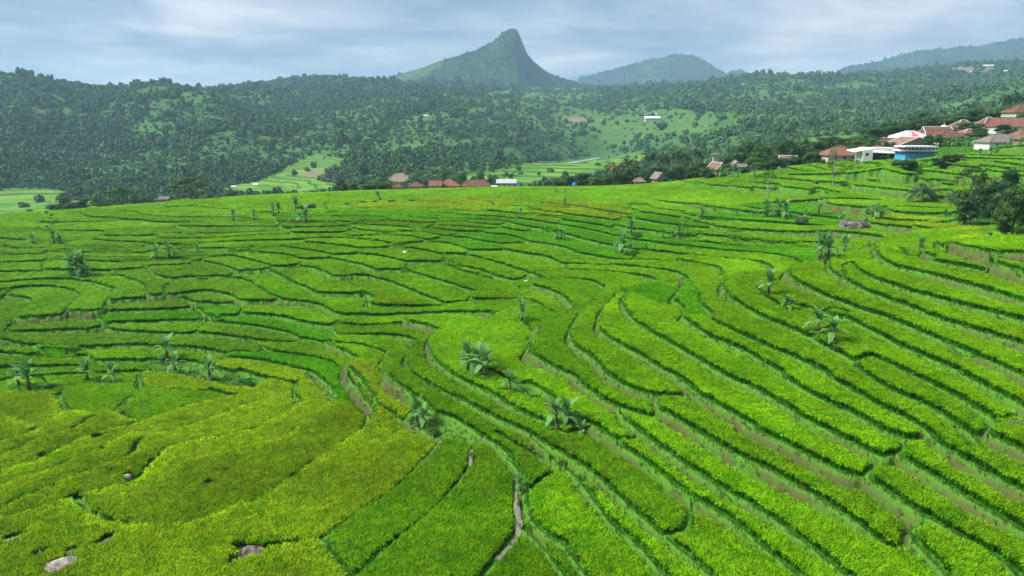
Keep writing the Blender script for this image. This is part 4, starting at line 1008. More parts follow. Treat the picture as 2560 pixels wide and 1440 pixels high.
for p in MEADOW_POLY: prob = np.where(in_poly(pu, pv, p), 0.42, prob); wood = np.where(in_poly(pu, pv, p), 0.06, wood)
prob = np.where((pu > 1380) & (pu < 1850) & (pv > 255) & (pv < 385), prob * 0.45, prob)
for u, v, a, b in SCAR: prob = np.where(np.hypot((pu - u) / a, (pv - v) / b) < 1.0, 0.03, prob)
for (u0, v0), (u1, v1) in zip(RIVER[:-1], RIVER[1:]):
    t = np.clip(((pu - u0) * (u1 - u0) + (pv - v0) * (v1 - v0)) / ((u1 - u0) ** 2 + (v1 - v0) ** 2), 0, 1)
    prob = np.where(np.hypot(pu - u0 - t * (u1 - u0), (pv - v0 - t * (v1 - v0)) * 2) < 14, 0, prob)
prob = np.where((ys < 420) & (pu > 700), prob * 0.5, prob)
# keep the ground just past the brow clear where it would stand up above the terraces
prob = np.where((ys < 430) & (pu < 1650), 0, prob)
k = rng.random(len(xs)) < prob
xs, ys, zs = xs[k], ys[k], zs[k]
n = len(xs)
istree = rng.random(n) < (0.12 + 0.80 * wood[k])
sc = (0.0030 * ys + 2.2) * np.where(istree, 1.0, 0.48) * rng.uniform(0.6, 1.4, n) * (0.8 + 0.5 * fbm(xs, ys, 120, 99, 3))
big = rng.random(n) < 0.06; sc = np.where(big, sc * 1.5, sc)
allx, ally, allz, alls = [xs], [ys], [zs - 0.42 * sc], [sc]
allt = [np.clip(np.where(istree, 0.25, 0.60) + rng.normal(0, .17, n) + (fbm(xs, ys, 90, 107, 3) - .5) * .9, 0, 1)]
for nm, dens, s0 in (('mountain_peak', 9000, 5.2), ('distant_mountain', 4500, 9.0), ('distant_ridge', 5000, 9.0)):
    X, Y, Z, md = MOUNT[nm]
    nd_, nu_ = X.shape
    i = rng.uniform(0, nd_ * 0.56, dens * 2); j = rng.uniform(0, nu_ - 1.01, dens * 2)
    f = lambda G: bil(G, 0, 0, 1.0, j, i)
    kk = (f(md.reshape(X.shape)) < 0.5) & (fbm(j * 8, i * 14, 150, 103, 3) > 0.36)
    slope = np.abs(np.gradient(Z, axis=1)) / (np.abs(np.gradient(X, axis=1)) + 1e-6)
    kk &= bil(slope, 0, 0, 1.0, j, i) < 1.15
    allx.append(f(X)[kk]); ally.append(f(Y)[kk]); allz.append(f(Z)[kk] - 2); alls.append(s0 * rng.uniform(.4, 1.2, kk.sum())); allt.append(np.clip(rng.normal(.10, .2, kk.sum()), 0, 1))
xs = np.concatenate(allx); ys = np.concatenate(ally); zs = np.concatenate(allz); sc = np.concatenate(alls); n = len(xs)
me = np_mesh('forest', np.stack([xs, ys, zs], 1), np.zeros((0, 3)))
vattr(me, 'plant', np.ones(n, bool), 'BOOLEAN'); vattr(me, 'var', rng.integers(0, 6, n), 'INT')
vattr(me, 'rot', np.stack([np.zeros(n), np.zeros(n), rng.uniform(0, 6.28, n)], 1), 'FLOAT_VECTOR')
vattr(me, 'tone', np.concatenate(allt))
vattr(me, 'scl', np.stack([sc, sc, sc * rng.uniform(.85, 1.3, n)], 1), 'FLOAT_VECTOR')
fo = link('forest', me); add_gn(fo, FOREST_GN)
tag(fo, 'dense dark green forest covering the far hillsides', 'forest', kind='stuff')
print('FOREST', n)
# ---- river
def far_point(u, v):
    Ys = np.exp(np.linspace(math.log(300), math.log(2800), 900)); tx, tz = ray(u, v)
    b = tz * Ys < hill_z(tx * Ys, Ys)
    k = int(b.argmax()) if b.any() else 300
    return np.array([tx * Ys[k], Ys[k], hill_z(tx * Ys[k], Ys[k])])
m = NT('river_shingle_and_water', 0.35, 0.5)
_n1 = m.noise(0.06, 5, 0.7)
m.col(m.mix(m.maprange(_n1, 0.42, 0.60), (0.50, 0.49, 0.45), (0.26, 0.29, 0.28)))
M_RIVER = m.m
rp = np.column_stack([RIV, np.full(len(RIV), RIV_Z)])
V = []; Fq = []
for i, p in enumerate(rp):
    t = rp[min(i + 1, len(rp) - 1)] - rp[max(i - 1, 0)]; nx, ny = -t[1], t[0]; l = math.hypot(nx, ny) + 1e-6
    w = 3.2 + 2.6 * vnoise(i * 1.0, 0.0, 4.0, 5)
    for s in (-1, 1):
        x, y = p[0] + nx / l * w * s, p[1] + ny / l * w * s
        V.append((x, y, p[2]))
    if i: Fq.append((2 * i - 2, 2 * i - 1, 2 * i + 1, 2 * i))
me = np_mesh('river', np.array(V, float), np.array(Fq), True); me.materials.append(M_RIVER)
tag(link('river', me), 'pale shallow river winding through the valley fields', 'river', kind='structure')
# ---- the air
HAZE_DENS = 1.45e-4
hz = bmesh.new(); bmesh.ops.create_cube(hz, size=1.0)
hm = bpy.data.meshes.new('haze'); hz.to_mesh(hm); hz.free()
m = NT('haze_air'); m.t.nodes.remove(m.b)
vol = m.n('ShaderNodeVolumePrincipled', {'Color': (0.44, 0.66, 0.93), 'Density': HAZE_DENS, 'Anisotropy': 0.1})
m.t.links.new(vol.outputs[0], m.o.inputs['Volume'])
hm.materials.append(m.m)
ho = link('haze', hm)
ho.location = (0, 3480, 180); ho.scale = (9000, 7000, 510)
tag(ho, 'thin blue haze over the whole valley', 'haze', kind='stuff')
# ------------------------------------------------------------------ placing things on the land
def place(u, v, Y=None):
    """ground point under a photo pixel (or at distance Y in that direction)"""
    if Y is None:
        w = cast(u, v)[0]
        if np.isnan(w[0]):
            w = np.array([ray(u, v)[0] * 250, 250.0])
        x, y = w
    else:
        y = Y; x = ray(u, v)[0] * Y
    z = float(ground(x, y)) if y < 322 else float(hill_z(x, y))
    return float(x), float(y), z
def mpp(p):
    """metres per photo pixel at a point"""
    return (p[1] * CP - p[2] * SP) / FPX
ORD = ['first', 'second', 'third', 'fourth', 'fifth', 'sixth', 'seventh', 'eighth', 'ninth', 'tenth', 'eleventh', 'twelfth', 'thirteenth', 'fourteenth', 'fifteenth', 'sixteenth', 'seventeenth', 'eighteenth', 'nineteenth', 'twentieth', 'twenty-first', 'twenty-second', 'twenty-third', 'twenty-fourth']
def rename_kids(o):
    return o
class MB:
    """collects simple solids into one mesh"""
    def __init__(s):
        s.V = []; s.F = []; s.M = []
    def add(s, V, F, mi=0):
        b = len(s.V); s.V += [tuple(v) for v in V]; s.F += [tuple(i + b for i in f) for f in F]; s.M += [mi] * len(F); return s
    def box(s, x0, x1, y0, y1, z0, z1, mi=0):
        return s.add([(x0,y0,z0),(x1,y0,z0),(x1,y1,z0),(x0,y1,z0),(x0,y0,z1),(x1,y0,z1),(x1,y1,z1),(x0,y1,z1)],
                     [(0,3,2,1),(4,5,6,7),(0,1,5,4),(1,2,6,5),(2,3,7,6),(3,0,4,7)], mi)
    def tube(s, pts, rad, n=7, mi=0, cap=True):
        pts = [np.array(p, float) for p in pts]; b = len(s.V); base = len(s.V)
        for k, p in enumerate(pts):
            t = pts[min(k + 1, len(pts) - 1)] - pts[max(k - 1, 0)]; t = t / (np.linalg.norm(t) + 1e-9)
            a = np.array([1, 0, 0]) if abs(t[0]) < 0.8 else np.array([0, 1, 0])
            e1 = np.cross(t, a); e1 /= np.linalg.norm(e1); e2 = np.cross(t, e1)
            for q in range(n):
                an = 2 * math.pi * q / n
                s.V.append(tuple(p + rad[k] * (math.cos(an) * e1 + math.sin(an) * e2)))
        for k in range(len(pts) - 1):
            for q in range(n):
                s.F.append((base + k * n + q, base + k * n + (q + 1) % n, base + (k + 1) * n + (q + 1) % n, base + (k + 1) * n + q)); s.M.append(mi)
        if cap:
            s.F.append(tuple(base + (len(pts) - 1) * n + q for q in range(n))); s.M.append(mi)
        return s
    def mesh(s, name, mats, smooth=False):
        me = bpy.data.meshes.new(name); me.from_pydata(s.V, [], s.F); me.update()
        for m in (mats if isinstance(mats, (list, tuple)) else [mats]): me.materials.append(m)
        if len(me.materials) > 1: me.polygons.foreach_set('material_index', np.array(s.M, np.int32))
        if smooth: me.polygons.foreach_set('use_smooth', np.ones(len(s.F), bool))
        return me
    def build(s, name, mats, parent=None, smooth=False):
        return link(name, s.mesh(name, mats, smooth), parent)

# ------------------------------------------------------------------ banana plants
def leafmat(name, c0, c1, tr=0.3, rough=0.55, spec=0.3, scale=3.0):
    m = NT(name, rough, spec)
    r = m.n('ShaderNodeObjectInfo').outputs['Random']
    c = m.mix(r, c0, c1)
    c = m.vary(c, 0.3, m.objnoise(scale, 3))
    m.col(c).leafy(c, tr)
    return m.m
M_BAN = leafmat('banana_leaf', (0.090, 0.245, 0.045), (0.190, 0.390, 0.120), 0.42, 0.55, 0.15)
M_BDRY = plain('dry_banana_leaf', (0.150, 0.105, 0.060), 0.9, 0.3, 4)
M_BSTEM = plain('banana_stem', (0.105, 0.120, 0.055), 0.7, 0.4, 3)
def banana_leaf(seed, L=1.9, W=0.26, droop=1.0, mat=None, torn=0.35):
    r = np.random.default_rng(seed); n = 9; V = []; Fq = []
    for k in range(n + 1):
        t = k / n
        x = L * (t * 0.92) * (1 - 0.25 * droop * t); z = L * (0.80 * t - (0.55 + 0.55 * droop) * t * t) 
        w = W * (0.12 if t < 0.16 else math.sin(math.pi * min(1, (t - 0.10) / 0.92)) ** 0.6) if t < 0.99 else 0.02
        for sd in (-1, 0, 1):
            ww = w * (1 - (torn * r.random() if sd else 0))
            V.append((x + (r.uniform(-.05, .05) if sd else 0), sd * ww, z + (0.05 * abs(sd) - 0.25 * abs(sd) * w * droop)))
        if k:
            b = 3 * k
            for q in (0, 1):
                Fq.append((b - 3 + q, b - 2 + q, b + 1 + q, b + q))
    me = np_mesh('leaf', np.array(V), np.array(Fq), True); me.materials.append(mat or M_BAN)
    return me
BL = [banana_leaf(10 + i, 2.1, 0.36, d) for i, d in enumerate((0.15, 0.4, 0.7, 1.1))]
BDRY = [banana_leaf(30 + i, 1.4, 0.16, 2.6, M_BDRY, 0.5) for i in range(2)]
_stem = MB().tube([(0, 0, -0.15), (0.02, 0, 0.4), (0.0, 0.02, 0.95), (0, 0, 1.5)], [0.17, 0.15, 0.12, 0.07], 8).mesh('stem', M_BSTEM, True)
BANPROTO = []
for vi in range(4):
    r = np.random.default_rng(60 + vi)
    parts = [('stem', _stem, Matrix.Identity(4))]
    nl = 11
    for k in range(nl):
        az = k * 2.399 + r.uniform(-.4, .4); up = k / (nl - 1)
        li = 3 if up < .2 else 2 if up < .5 else 1 if up < .8 else 0
        pit = -0.28 - 0.75 * up + r.uniform(-.15, .15)
        s = r.uniform(.85, 1.12)
        parts.append(('leaf', BL[li], Matrix.Translation((0, 0, 1.1 + 0.4 * up)) @ Matrix.Rotation(az, 4, 'Z') @ Matrix.Rotation(pit, 4, 'Y') @ Matrix.Scale(s, 4)))
    for k in range(3):
        parts.append(('dry_leaf', BDRY[k % 2], Matrix.Translation((0, 0, 1.1)) @ Matrix.Rotation(r.uniform(0, 6.28), 4, 'Z') @ Matrix.Rotation(0.9, 4, 'Y')))
    for k in range(6):                                   # young shoots round the foot
        az = r.uniform(0, 6.28); q = r.uniform(.3, .7)
        parts.append(('leaf', BL[k % 3], Matrix.Translation((q * math.cos(az), q * math.sin(az), -.05)) @ Matrix.Rotation(az + r.uniform(-.8, .8), 4, 'Z') @ Matrix.Rotation(-.75 + r.uniform(-.3, .2), 4, 'Y') @ Matrix.Scale(r.uniform(.4, .65), 4)))
    BANPROTO.append(parts)
def joined(name, parts, skip=()):
    """one mesh out of placed parts (for plants too far off to show their leaves one by one)"""
    bm = bmesh.new(); mats = []
    for nm, me, M in parts:
        if nm in skip: continue
        b2 = bmesh.new(); b2.from_mesh(me); b2.transform(M)
        tmp = bpy.data.meshes.new('t'); b2.to_mesh(tmp); b2.free()
        mat = me.materials[0]
        if mat not in mats: mats.append(mat)
        n0 = len(bm.faces); bm.from_mesh(tmp); bm.faces.ensure_lookup_table()
        for f in bm.faces[n0:]: f.material_index = mats.index(mat); f.smooth = True
        bpy.data.meshes.remove(tmp)
    out = bpy.data.meshes.new(name); bm.to_mesh(out); bm.free()
    for m in mats: out.materials.append(m)
    return out
BANFAR = [joined('crown', p, ('stem',)) for p in BANPROTO]
def banana(u, v, vtop, label, var=None, Y=None, lean=(0, 0), group='banana plants along the field banks'):
    p = place(u, v, Y); h = max((v - vtop) * mpp(p) / 0.97, 1.0)
    sc = h / 2.85
    o = empty('banana_plant', p, rng.uniform(0, 6.28), sc)
    o.rotation_euler = (lean[0], lean[1], rng.uniform(0, 6.28))
    tag(o, label, 'banana plant', group)
    vi = int(rng.integers(0, 4)) if var is None else var
    if (v - vtop) >= 42:
        for nm, me, M in BANPROTO[vi]:
            c = link(nm, me, o); c.matrix_local = M
    else:
        link('stem', _stem, o); link('crown', BANFAR[vi], o)
    return o
for u, v, t, ph in [
 (1170,932,856,'leftmost banana plant of the trio on the centre spur'), (1193,938,860,'middle banana plant of the trio on the centre spur'), (1212,948,868,'rightmost banana plant of the trio on the centre spur'),
 (1275,988,926,'short banana plant with brown skirt just right of the spur trio'), (1390,1073,1000,'left of two pale banana plants on the bank right of centre'), (1416,1077,998,'right of two pale banana plants on the bank right of centre'),
 (1456,1082,1042,'small banana sprout beside the two pale banana plants'), (1043,1062,998,'banana plant on the rough bank above the golden field corner'), (1060,1070,1015,'lower banana plant leaning out of the rough bank above the golden field'),
 (1300,1242,1196,'small banana plant standing in the muddy channel'), (1305,816,764,'lone banana plant beside the curled paddies at centre'),
 (1920,746,680,'banana plant with dark base on the right ridge above the wide strips'), (2048,668,596,'tallest banana plant on the crest of the right ridge'), (2068,666,612,'smaller banana plant tucked against the tall one on the right ridge'), (2108,646,592,'banana plant just right of the tall one on the right ridge'),
 (2300,634,588,'banana plant in the hollow below the big dark trees'), (2042,845,776,'upright banana plant left of the leafy clump among the right strips'), (2080,872,800,'banana plant rising from the leafy clump among the right strips'),
 (1966,782,735,'thin young banana plant with yellow leaf on the right strips'), (420,908,848,'tall banana plant above the lower left bank'), (440,938,888,'short banana plant right under the tall one on the lower left bank'),
 (525,952,894,'banana plant nearest the bright shrubs on the lower left bank'), (48,976,916,'left of two bushy banana plants at the left edge'), (76,986,904,'right of two bushy banana plants at the left edge'),
 (222,962,903,'banana plant standing on the weedy bank at lower left'), (286,968,914,'banana plant with drooping leaves right on the weedy bank at lower left'),
 (181,692,634,'left stem of the big banana clump at mid left'), (196,695,628,'middle stem of the big banana clump at mid left'), (210,693,640,'right stem of the big banana clump at mid left'),
 (136,614,578,'banana plant below the thin tree at left'), (152,612,584,'banana plant right of the thin tree at left'), (84,614,586,'low banana plant left of the thin tree'),
 (394,656,617,'left banana plant of the group on the far left terraces'), (425,652,610,'tallest banana plant of the group on the far left terraces'), (494,637,611,'rightmost scruffy banana plant of the group on the far left terraces'),
 (585,557,519,'single banana plant on the upper left terraces'), (636,553,524,'bushy banana plant on the upper left terraces'), (684,541,508,'banana plant at the left end of the brow thicket'), (698,540,512,'banana plant just inside the brow thicket'),
 (741,533,494,'tallest banana plant of the brow thicket'), (766,560,519,'banana plant at the foot of the brow thicket'), (750,562,527,'small banana plant at the foot of the brow thicket'), (730,562,541,'tiny banana sprout at the foot of the brow thicket'),
 (1412,523,499,'banana plant above the yellow strip at far centre'), (1464,531,511,'bushy banana plant on the bank of the yellow strip'), (1521,544,524,'low banana plant at the right end of the yellow strip'), (1302,543,522,'small banana plant on the far centre bank'),
 (1392,603,570,'left banana plant of the pair on the grassy bank'), (1404,602,572,'right banana plant of the pair on the grassy bank'), (1578,587,548,'slim banana plant on the bushy mound right of centre'), (1555,642,584,'large banana plant at the end of the vivid green paddy'), (1577,634,606,'small pale banana plant next to the large one'),
 (1658,600,571,'scruffy banana plant with dry leaves on the right terraces'), (1681,596,577,'low banana plant between the two on the right terraces'), (1698,598,564,'upright banana plant right on the right terraces'),
 (1755,554,521,'lone banana plant on the bank at far right of centre'), (1916,549,504,'left banana plant of the three under the bare tree'), (1945,547,500,'middle banana plant of the three under the bare tree'), (1962,553,507,'right banana plant of the three under the bare tree'),
 (2046,542,504,'wind-bent banana plant with narrow crown'), (2014,550,522,'bushy banana plant left of the wind-bent one'), (1880,546,527,'low banana plant left of the three under the bare tree'), (1840,546,524,'small dry banana plant furthest left on that bank'),
 (2105,562,534,'thin banana plant left of the grassy boulder'), (2166,556,513,'pale banana plant behind the grassy boulder'), (2188,557,517,'dark banana plant right behind the grassy boulder'),
 (2362,548,524,'small banana plant below the golden strips at right'), (2476,592,560,'left broad-leaved banana plant under the big dark trees'), (2512,590,566,'right broad-leaved banana plant under the big dark trees'), (1389,488,472,'bushy banana plant on the skyline field'), (1413,487,473,'thin banana plant on the skyline field')]:
    banana(u, v, t, ph)
banana(955, 506, 474, 'leaning banana plant on the brow hedge', lean=(0.0, 0.42))
_row = [banana(u, v, v - 20, 'x', group='banana thicket below the village roofs') for u, v in [(2338,368),(2350,366),(2362,368),(2374,367),(2386,369),(2398,368),(2410,369),(2421,367),(2432,368),(2443,366)]]
for k, o in enumerate(_row): o['label'] = ORD[k] + ' banana plant from the left in the thicket below the village roofs'
_row = [banana(u, v, v - h, 'x', group='banana plants in front of the white village house') for u, v, h in [(2448,396,20),(2476,392,22),(2490,388,18),(2521,386,22),(2548,388,20),(2408,402,18),(2370,404,16)]]
for k, (o, w) in enumerate(zip(_row, ('below the left corner of', 'below the middle of', 'right under the wall of', 'below the grey wing of', 'below the tan porch beside', 'low on the terraces left of', 'lowest and furthest left of those below'))): o['label'] = 'banana plant ' + w + ' the white village house'
_row = [banana(u, v, v - h, 'x', group='banana plants by the grey-roofed hut') for u, v, h in [(1768,446,22),(1782,448,26),(1800,447,28),(1815,446,24),(1832,446,22),(1845,445,22)]]
for k, o in enumerate(_row): o['label'] = ORD[k] + ' banana plant from the left beside the grey-roofed hut'

# ------------------------------------------------------------------ trees
M_BARK = plain('bark', (0.135, 0.115, 0.090), 0.95, 0.35, 2)
M_PBARK = plain('pale_bark', (0.300, 0.285, 0.250), 0.95, 0.25, 2)
M_LDARK = leafmat('dark_leaves', (0.020, 0.070, 0.016), (0.052, 0.125, 0.028), 0.2, 0.6, 0.2, 8)
M_LMID = leafmat('mid_leaves', (0.028, 0.085, 0.014), (0.070, 0.150, 0.028), 0.25, 0.6, 0.2, 8)
M_LVIV = leafmat('vivid_leaves', (0.030, 0.130, 0.012), (0.070, 0.190, 0.020), 0.25, 0.6, 0.2, 8)
M_LOLV = leafmat('olive_leaves', (0.060, 0.105, 0.020), (0.120, 0.150, 0.032), 0.25, 0.6, 0.2, 8)
def leaves(lobes, n, size, seed, mat, flat=1.0, name='crown', core=True):
    """leaf faces through several lobes (cx,cy,cz,rx,rz), unit-height tree"""
    r = np.random.default_rng(seed); V = []; F = []
    wgt = np.array([l[3] * l[3] for l in lobes]); wgt = wgt / wgt.sum()
    for k in r.choice(len(lobes), n, p=wgt):
        cx, cy, cz, rx, rz = lobes[k]
        d = r.normal(size=3); d /= np.linalg.norm(d); rad = r.uniform(0.45, 1.05) ** 0.5
        p = np.array([cx, cy, cz]) + d * rad * np.array([rx, rx, rz])
        nr = d * np.array([1, 1, 1.5]) + r.normal(size=3) * 0.6; nr[2] += 0.5; nr /= np.linalg.norm(nr)
        t = np.cross(nr, r.normal(size=3)); t /= np.linalg.norm(t) + 1e-6; b = np.cross(nr, t)
        s = size * r.uniform(.5, 1.2); i = len(V)
        V += [p - t * s, p - b * s * .55 + t * s * .1, p + t * s, p + b * s * .55 + t * s * .1]; F.append((i, i + 1, i + 2, i + 3))
    if core:
        for cx, cy, cz, rx, rz in lobes:
            i = len(V); ring = [(math.cos(a), math.sin(a)) for a in np.linspace(0, 6.283, 8)[:-1]]
            for zz, s in ((-.55, .45), (0.0, .62), (.5, .42)):
                V += [np.array([cx + x * s * rx, cy + y * s * rx, cz + zz * rz]) for x, y in ring]
            for q in range(2):
                for k in range(7): F.append((i + q * 7 + k, i + q * 7 + (k + 1) % 7, i + q * 7 + 7 + (k + 1) % 7, i + q * 7 + 7 + k))
    me = np_mesh(name, np.array(V), np.array(F)); me.materials.append(mat)
    return me
def trunk(lobes, top, rad, seed, mat, base=0.0, wob=0.03):
    r = np.random.default_rng(seed); mb = MB()
    pts = [np.array([r.uniform(-wob, wob) * k / 4, r.uniform(-wob, wob) * k / 4, base - 0.03 + (top - base) * k / 4]) for k in range(5)]
    mb.tube(pts, [rad, rad * .85, rad * .7, rad * .55, rad * .3], 7)
    for l in lobes:
        h = r.uniform(.35, .8); p0 = pts[int(h * 4)]
        c = np.array(l[:3]); mid = (p0 + c) / 2 + np.array([0, 0, 0.03])
        mb.tube([p0, mid, c], [rad * .5, rad * .32, rad * .12], 5)
    return mb.mesh('trunk', mat, True)
def lobes_round(seed, n=11, zlo=.26, zhi=.88):
    r = np.random.default_rng(seed); L = [(0, 0, .60, .32, .28)]
    for k in range(n):
        a = k * 2.4 + r.uniform(-.4, .4); z = r.uniform(zlo, zhi); q = .30 * (1 - abs(z - .6) * .9) * r.uniform(.7, 1.1)
        L.append((math.cos(a) * q, math.sin(a) * q, z, r.uniform(.13, .22), r.uniform(.09, .15)))
    return L
def lobes_umb(seed, n=10):
    r = np.random.default_rng(seed); L = []
    for k in range(n):
        a = k * 2.4 + r.uniform(-.3, .3); q = .38 * math.sqrt((k + .3) / n)
        L.append((math.cos(a) * q, math.sin(a) * q, .86 - .32 * (q / .38) ** 2 * r.uniform(.5, 1.1), r.uniform(.13, .20), r.uniform(.035, .06)))
    return L
def lobes_sparse(seed, n=7):
    r = np.random.default_rng(seed); L = []
    for k in range(n):
        a = r.uniform(0, 6.28); z = .40 + .57 * k / (n - 1); q = r.uniform(.08, .40) * (1.1 - abs(z - .65))
        L.append((math.cos(a) * q, math.sin(a) * q, z, r.uniform(.09, .15), r.uniform(.035, .06)))
    return L
TREEP = {}
for kind, fn, nl, sz, mats, tr, core in (('round', lobes_round, 1500, .032, (M_LDARK, M_LMID, M_LDARK), .035, True), ('mid', lobes_round, 1500, .032, (M_LMID, M_LOLV, M_LMID), .035, True), ('umbrella', lobes_umb, 1100, .030, (M_LDARK, M_LVIV, M_LMID), .022, True),
        ('sparse', lobes_sparse, 330, .032, (M_LOLV, M_LMID, M_LOLV), .018, False), ('thick', lambda s: lobes_round(s, 16, .10, .90), 2600, .026, (M_LDARK, M_LDARK, M_LMID), .03, True), ('bush', lambda s: [(a, b, c * .8, d, e) for a, b, c, d, e in lobes_round(s, 8, .2, .75)], 1100, .045, (M_LDARK, M_LMID, M_LVIV), .02, True)):
    for v in range(3):
        lb = fn(hash((kind, v)) % 1 + 400 + v * 7 + len(kind))
        TREEP[kind, v] = (trunk(lb[:7], .72 if kind != 'bush' else .3, tr, 500 + v, M_PBARK if kind == 'sparse' else M_BARK), leaves(lb, nl, sz, 600 + v, mats[v], core=core))
def tree(u, v, vtop, wpx, kind, var, label, Y=None, group='trees round the village and the fields', name=None):
    p = place(u, v, Y)
    if Y is not None:                       # base hidden: grow it up to the row where its top shows
        h = ray(u, vtop)[1] * p[1] - p[2]
    else:
        h = (v - vtop) * mpp(p) / 0.97
    h = max(h, 0.8); w = wpx * mpp(p)
    o = empty(name or ('bush' if kind == 'bush' else 'tree'), (p[0], p[1], p[2] - 0.05), rng.uniform(0, 6.28))
    o.scale = (w, w, h)
    tag(o, label, 'bush' if kind == 'bush' else 'tree', group)
    t, c = TREEP[kind, var % 3]
    link('trunk', t, o); link('crown', c, o)
    return o
def tree_row(items, label, group):
    os_ = [(it[0], tree(*it[:6], label='x', Y=it[6] if len(it) > 6 else None, group=group)) for it in items]
    for k, (u, o) in enumerate(sorted(os_, key=lambda q: q[0])):
        o['label'] = ORD[k] + ' ' + ('bush' if o.name.startswith('bush') else 'tree') + ' from the left ' + label
tree_row([(150,520,490,70,'round',0,300),(195,518,487,80,'round',1,296),(245,512,484,70,'mid',0,300),(300,505,457,86,'umbrella',1,310),(345,505,482,60,'round',2,305),(400,505,486,50,'bush',0,300),(478,500,428,120,'umbrella',2,330),(530,500,478,60,'mid',2,320),(590,497,476,50,'round',0,315),(30,545,520,60,'bush',1,268)], 'in the belt past the left brow', 'trees past the left brow')
tree_row([(920,484,456,60,'mid',1,300),(950,484,452,70,'round',2,305),(1000,482,454,60,'umbrella',1,300),(1098,475,424,60,'mid',2,345),(1148,470,429,52,'round',0,340),(1200,470,416,56,'round',1,350),(1236,470,434,48,'mid',0,345),(1290,472,448,40,'bush',1,330)], 'behind the red-roofed houses at centre', 'trees behind the centre houses')
tree_row([(1395,472,444,50,'mid',1,285),(1425,472,436,56,'round',0,290),(1455,472,428,60,'round',2,300),(1490,470,436,56,'mid',2,285),(1525,470,430,60,'round',1,282),(1560,468,424,70,'mid',0,280),(1600,464,416,76,'round',0,278),(1640,460,414,70,'round',2,282),(1690,458,418,70,'round',1,276),(1736,450,402,62,'round',0,268),(1765,448,404,60,'mid',1,285),(1700,450,398,70,'mid',2,300),(1800,440,392,60,'round',1,300),(1840,430,372,70,'mid',0,300)], 'in the dark grove below the village', 'trees of the grove below the village')
_r = np.random.default_rng(77)
tree_row([(1385 + k * 20 + _r.uniform(-6, 6), 470, 455 - k * 2.2 - _r.uniform(0, 14), _r.uniform(46, 66), ('round', 'mid', 'thick')[k % 3], k, 296 + _r.uniform(0, 22)) for k in range(22)], 'in the back row of the grove below the village', 'trees in the back row of the grove')
tree_row([(1850 + k * 24 + _r.uniform(-7, 7), 400, 372 - k * 2.4 - _r.uniform(0, 14), _r.uniform(54, 76), ('mid', 'round', 'thick')[k % 3], k, 290 + _r.uniform(0, 25)) for k in range(16)], 'in the back row between the grove and the village', 'trees in the back row by the village')
tree_row([(860 + k * 17 + _r.uniform(-6, 6), 480, 458 - _r.uniform(0, 12), _r.uniform(38, 54), ('round', 'mid', 'bush')[k % 3], k, 306 + _r.uniform(0, 10)) for k in range(10)], 'in the low belt left of the centre houses', 'trees left of the centre houses')
tree_row([(2230 + k * 21 + _r.uniform(-7, 7), 330, 318 - k * 3.0 - _r.uniform(0, 14), _r.uniform(56, 80), ('mid', 'thick', 'round')[k % 3], k, 300 + _r.uniform(0, 18)) for k in range(16)], 'in the back row on the slope above the village', 'trees in the back row above the village')
tree_row([(1762,448,412,50,'round',1,244),(1776,450,422,36,'bush',0,240),(1806,450,424,40,'bush',1,238),(1828,448,408,44,'mid',0,240),(1862,446,414,40,'thick',2,236),(1906,444,400,50,'round',2,236),(1930,420,386,50,'thick',1,235),(1950,420,392,44,'round',0,235),(1978,418,384,50,'thick',1,235),(2000,418,392,44,'round',0,234),(2024,414,376,54,'round',2,236),(2046,410,374,50,'thick',0,238),(2056,412,392,34,'bush',0,233)], 'in the front row between the grove and the red-roofed house', 'trees in the front row by the village')
tree_row([(2318,362,336,40,'thick',1,238),(2340,360,332,44,'mid',0,242),(2396,362,336,46,'round',1,240),(2432,360,328,50,'thick',0,244),(2446,356,318,54,'mid',1,250),(2520,356,322,50,'round',0,246),(2220,380,350,44,'round',2,244),(2160,382,352,44,'thick',1,246)], 'close in front of the village roofs', 'trees close in front of the village roofs')
tree(1885, 446, 386, 66, 'umbrella', 1, 'vivid green layered tree standing alone beside the grey-roofed hut')
tree_row([(1925,416,352,64,'round',2),(1950,412,366,60,'mid',1),(1990,412,356,70,'round',0),(2030,408,352,76,'round',1),(1900,412,360,56,'mid',0,255),(2012,404,342,70,'mid',2,262),(1960,404,338,64,'round',1,270),(1880,412,345,64,'round',2,285)], 'in the clump left of the red-roofed house', 'trees left of the red-roofed house')
tree(2078, 372, 333, 110, 'umbrella', 0, 'broad flat-topped dark tree behind the red-roofed house', Y=248)
tree(2081, 466, 372, 74, 'sparse', 0, 'tall pale-trunked tree with bare upper branches before the red-roofed house')
tree(1917, 508, 428, 66, 'sparse', 1, 'tall thin tree with pale trunk above the banana plants')
tree(2215, 442, 406, 22, 'sparse', 1, 'slim young tree in the stubble terraces below the white house')
tree(2132, 444, 402, 34, 'sparse', 2, 'small bushy-headed tree in the stubble terraces')
tree(133, 600, 530, 34, 'sparse', 1, 'thin tree with tufted crown on the far left terraces')
tree(2268, 442, 394, 58, 'bush', 0, 'large grey-green bush below the blue house')
tree(2238, 442, 412, 36, 'bush', 1, 'smaller bush left of the large bush below the blue house')
tree(2350, 424, 382, 52, 'round', 0, 'dark round tree right of the blue house')
tree(2385, 420, 388, 50, 'mid', 1, 'lighter tree beside the dark round tree right of the blue house')
tree_row([(2180,376,340,60,'round',1,258),(2140,380,346,56,'mid',1,262),(2205,352,336,40,'mid',2,268),(2285,392,366,36,'bush',1,236)], 'close round the white and blue houses', 'trees close round the white and blue houses')
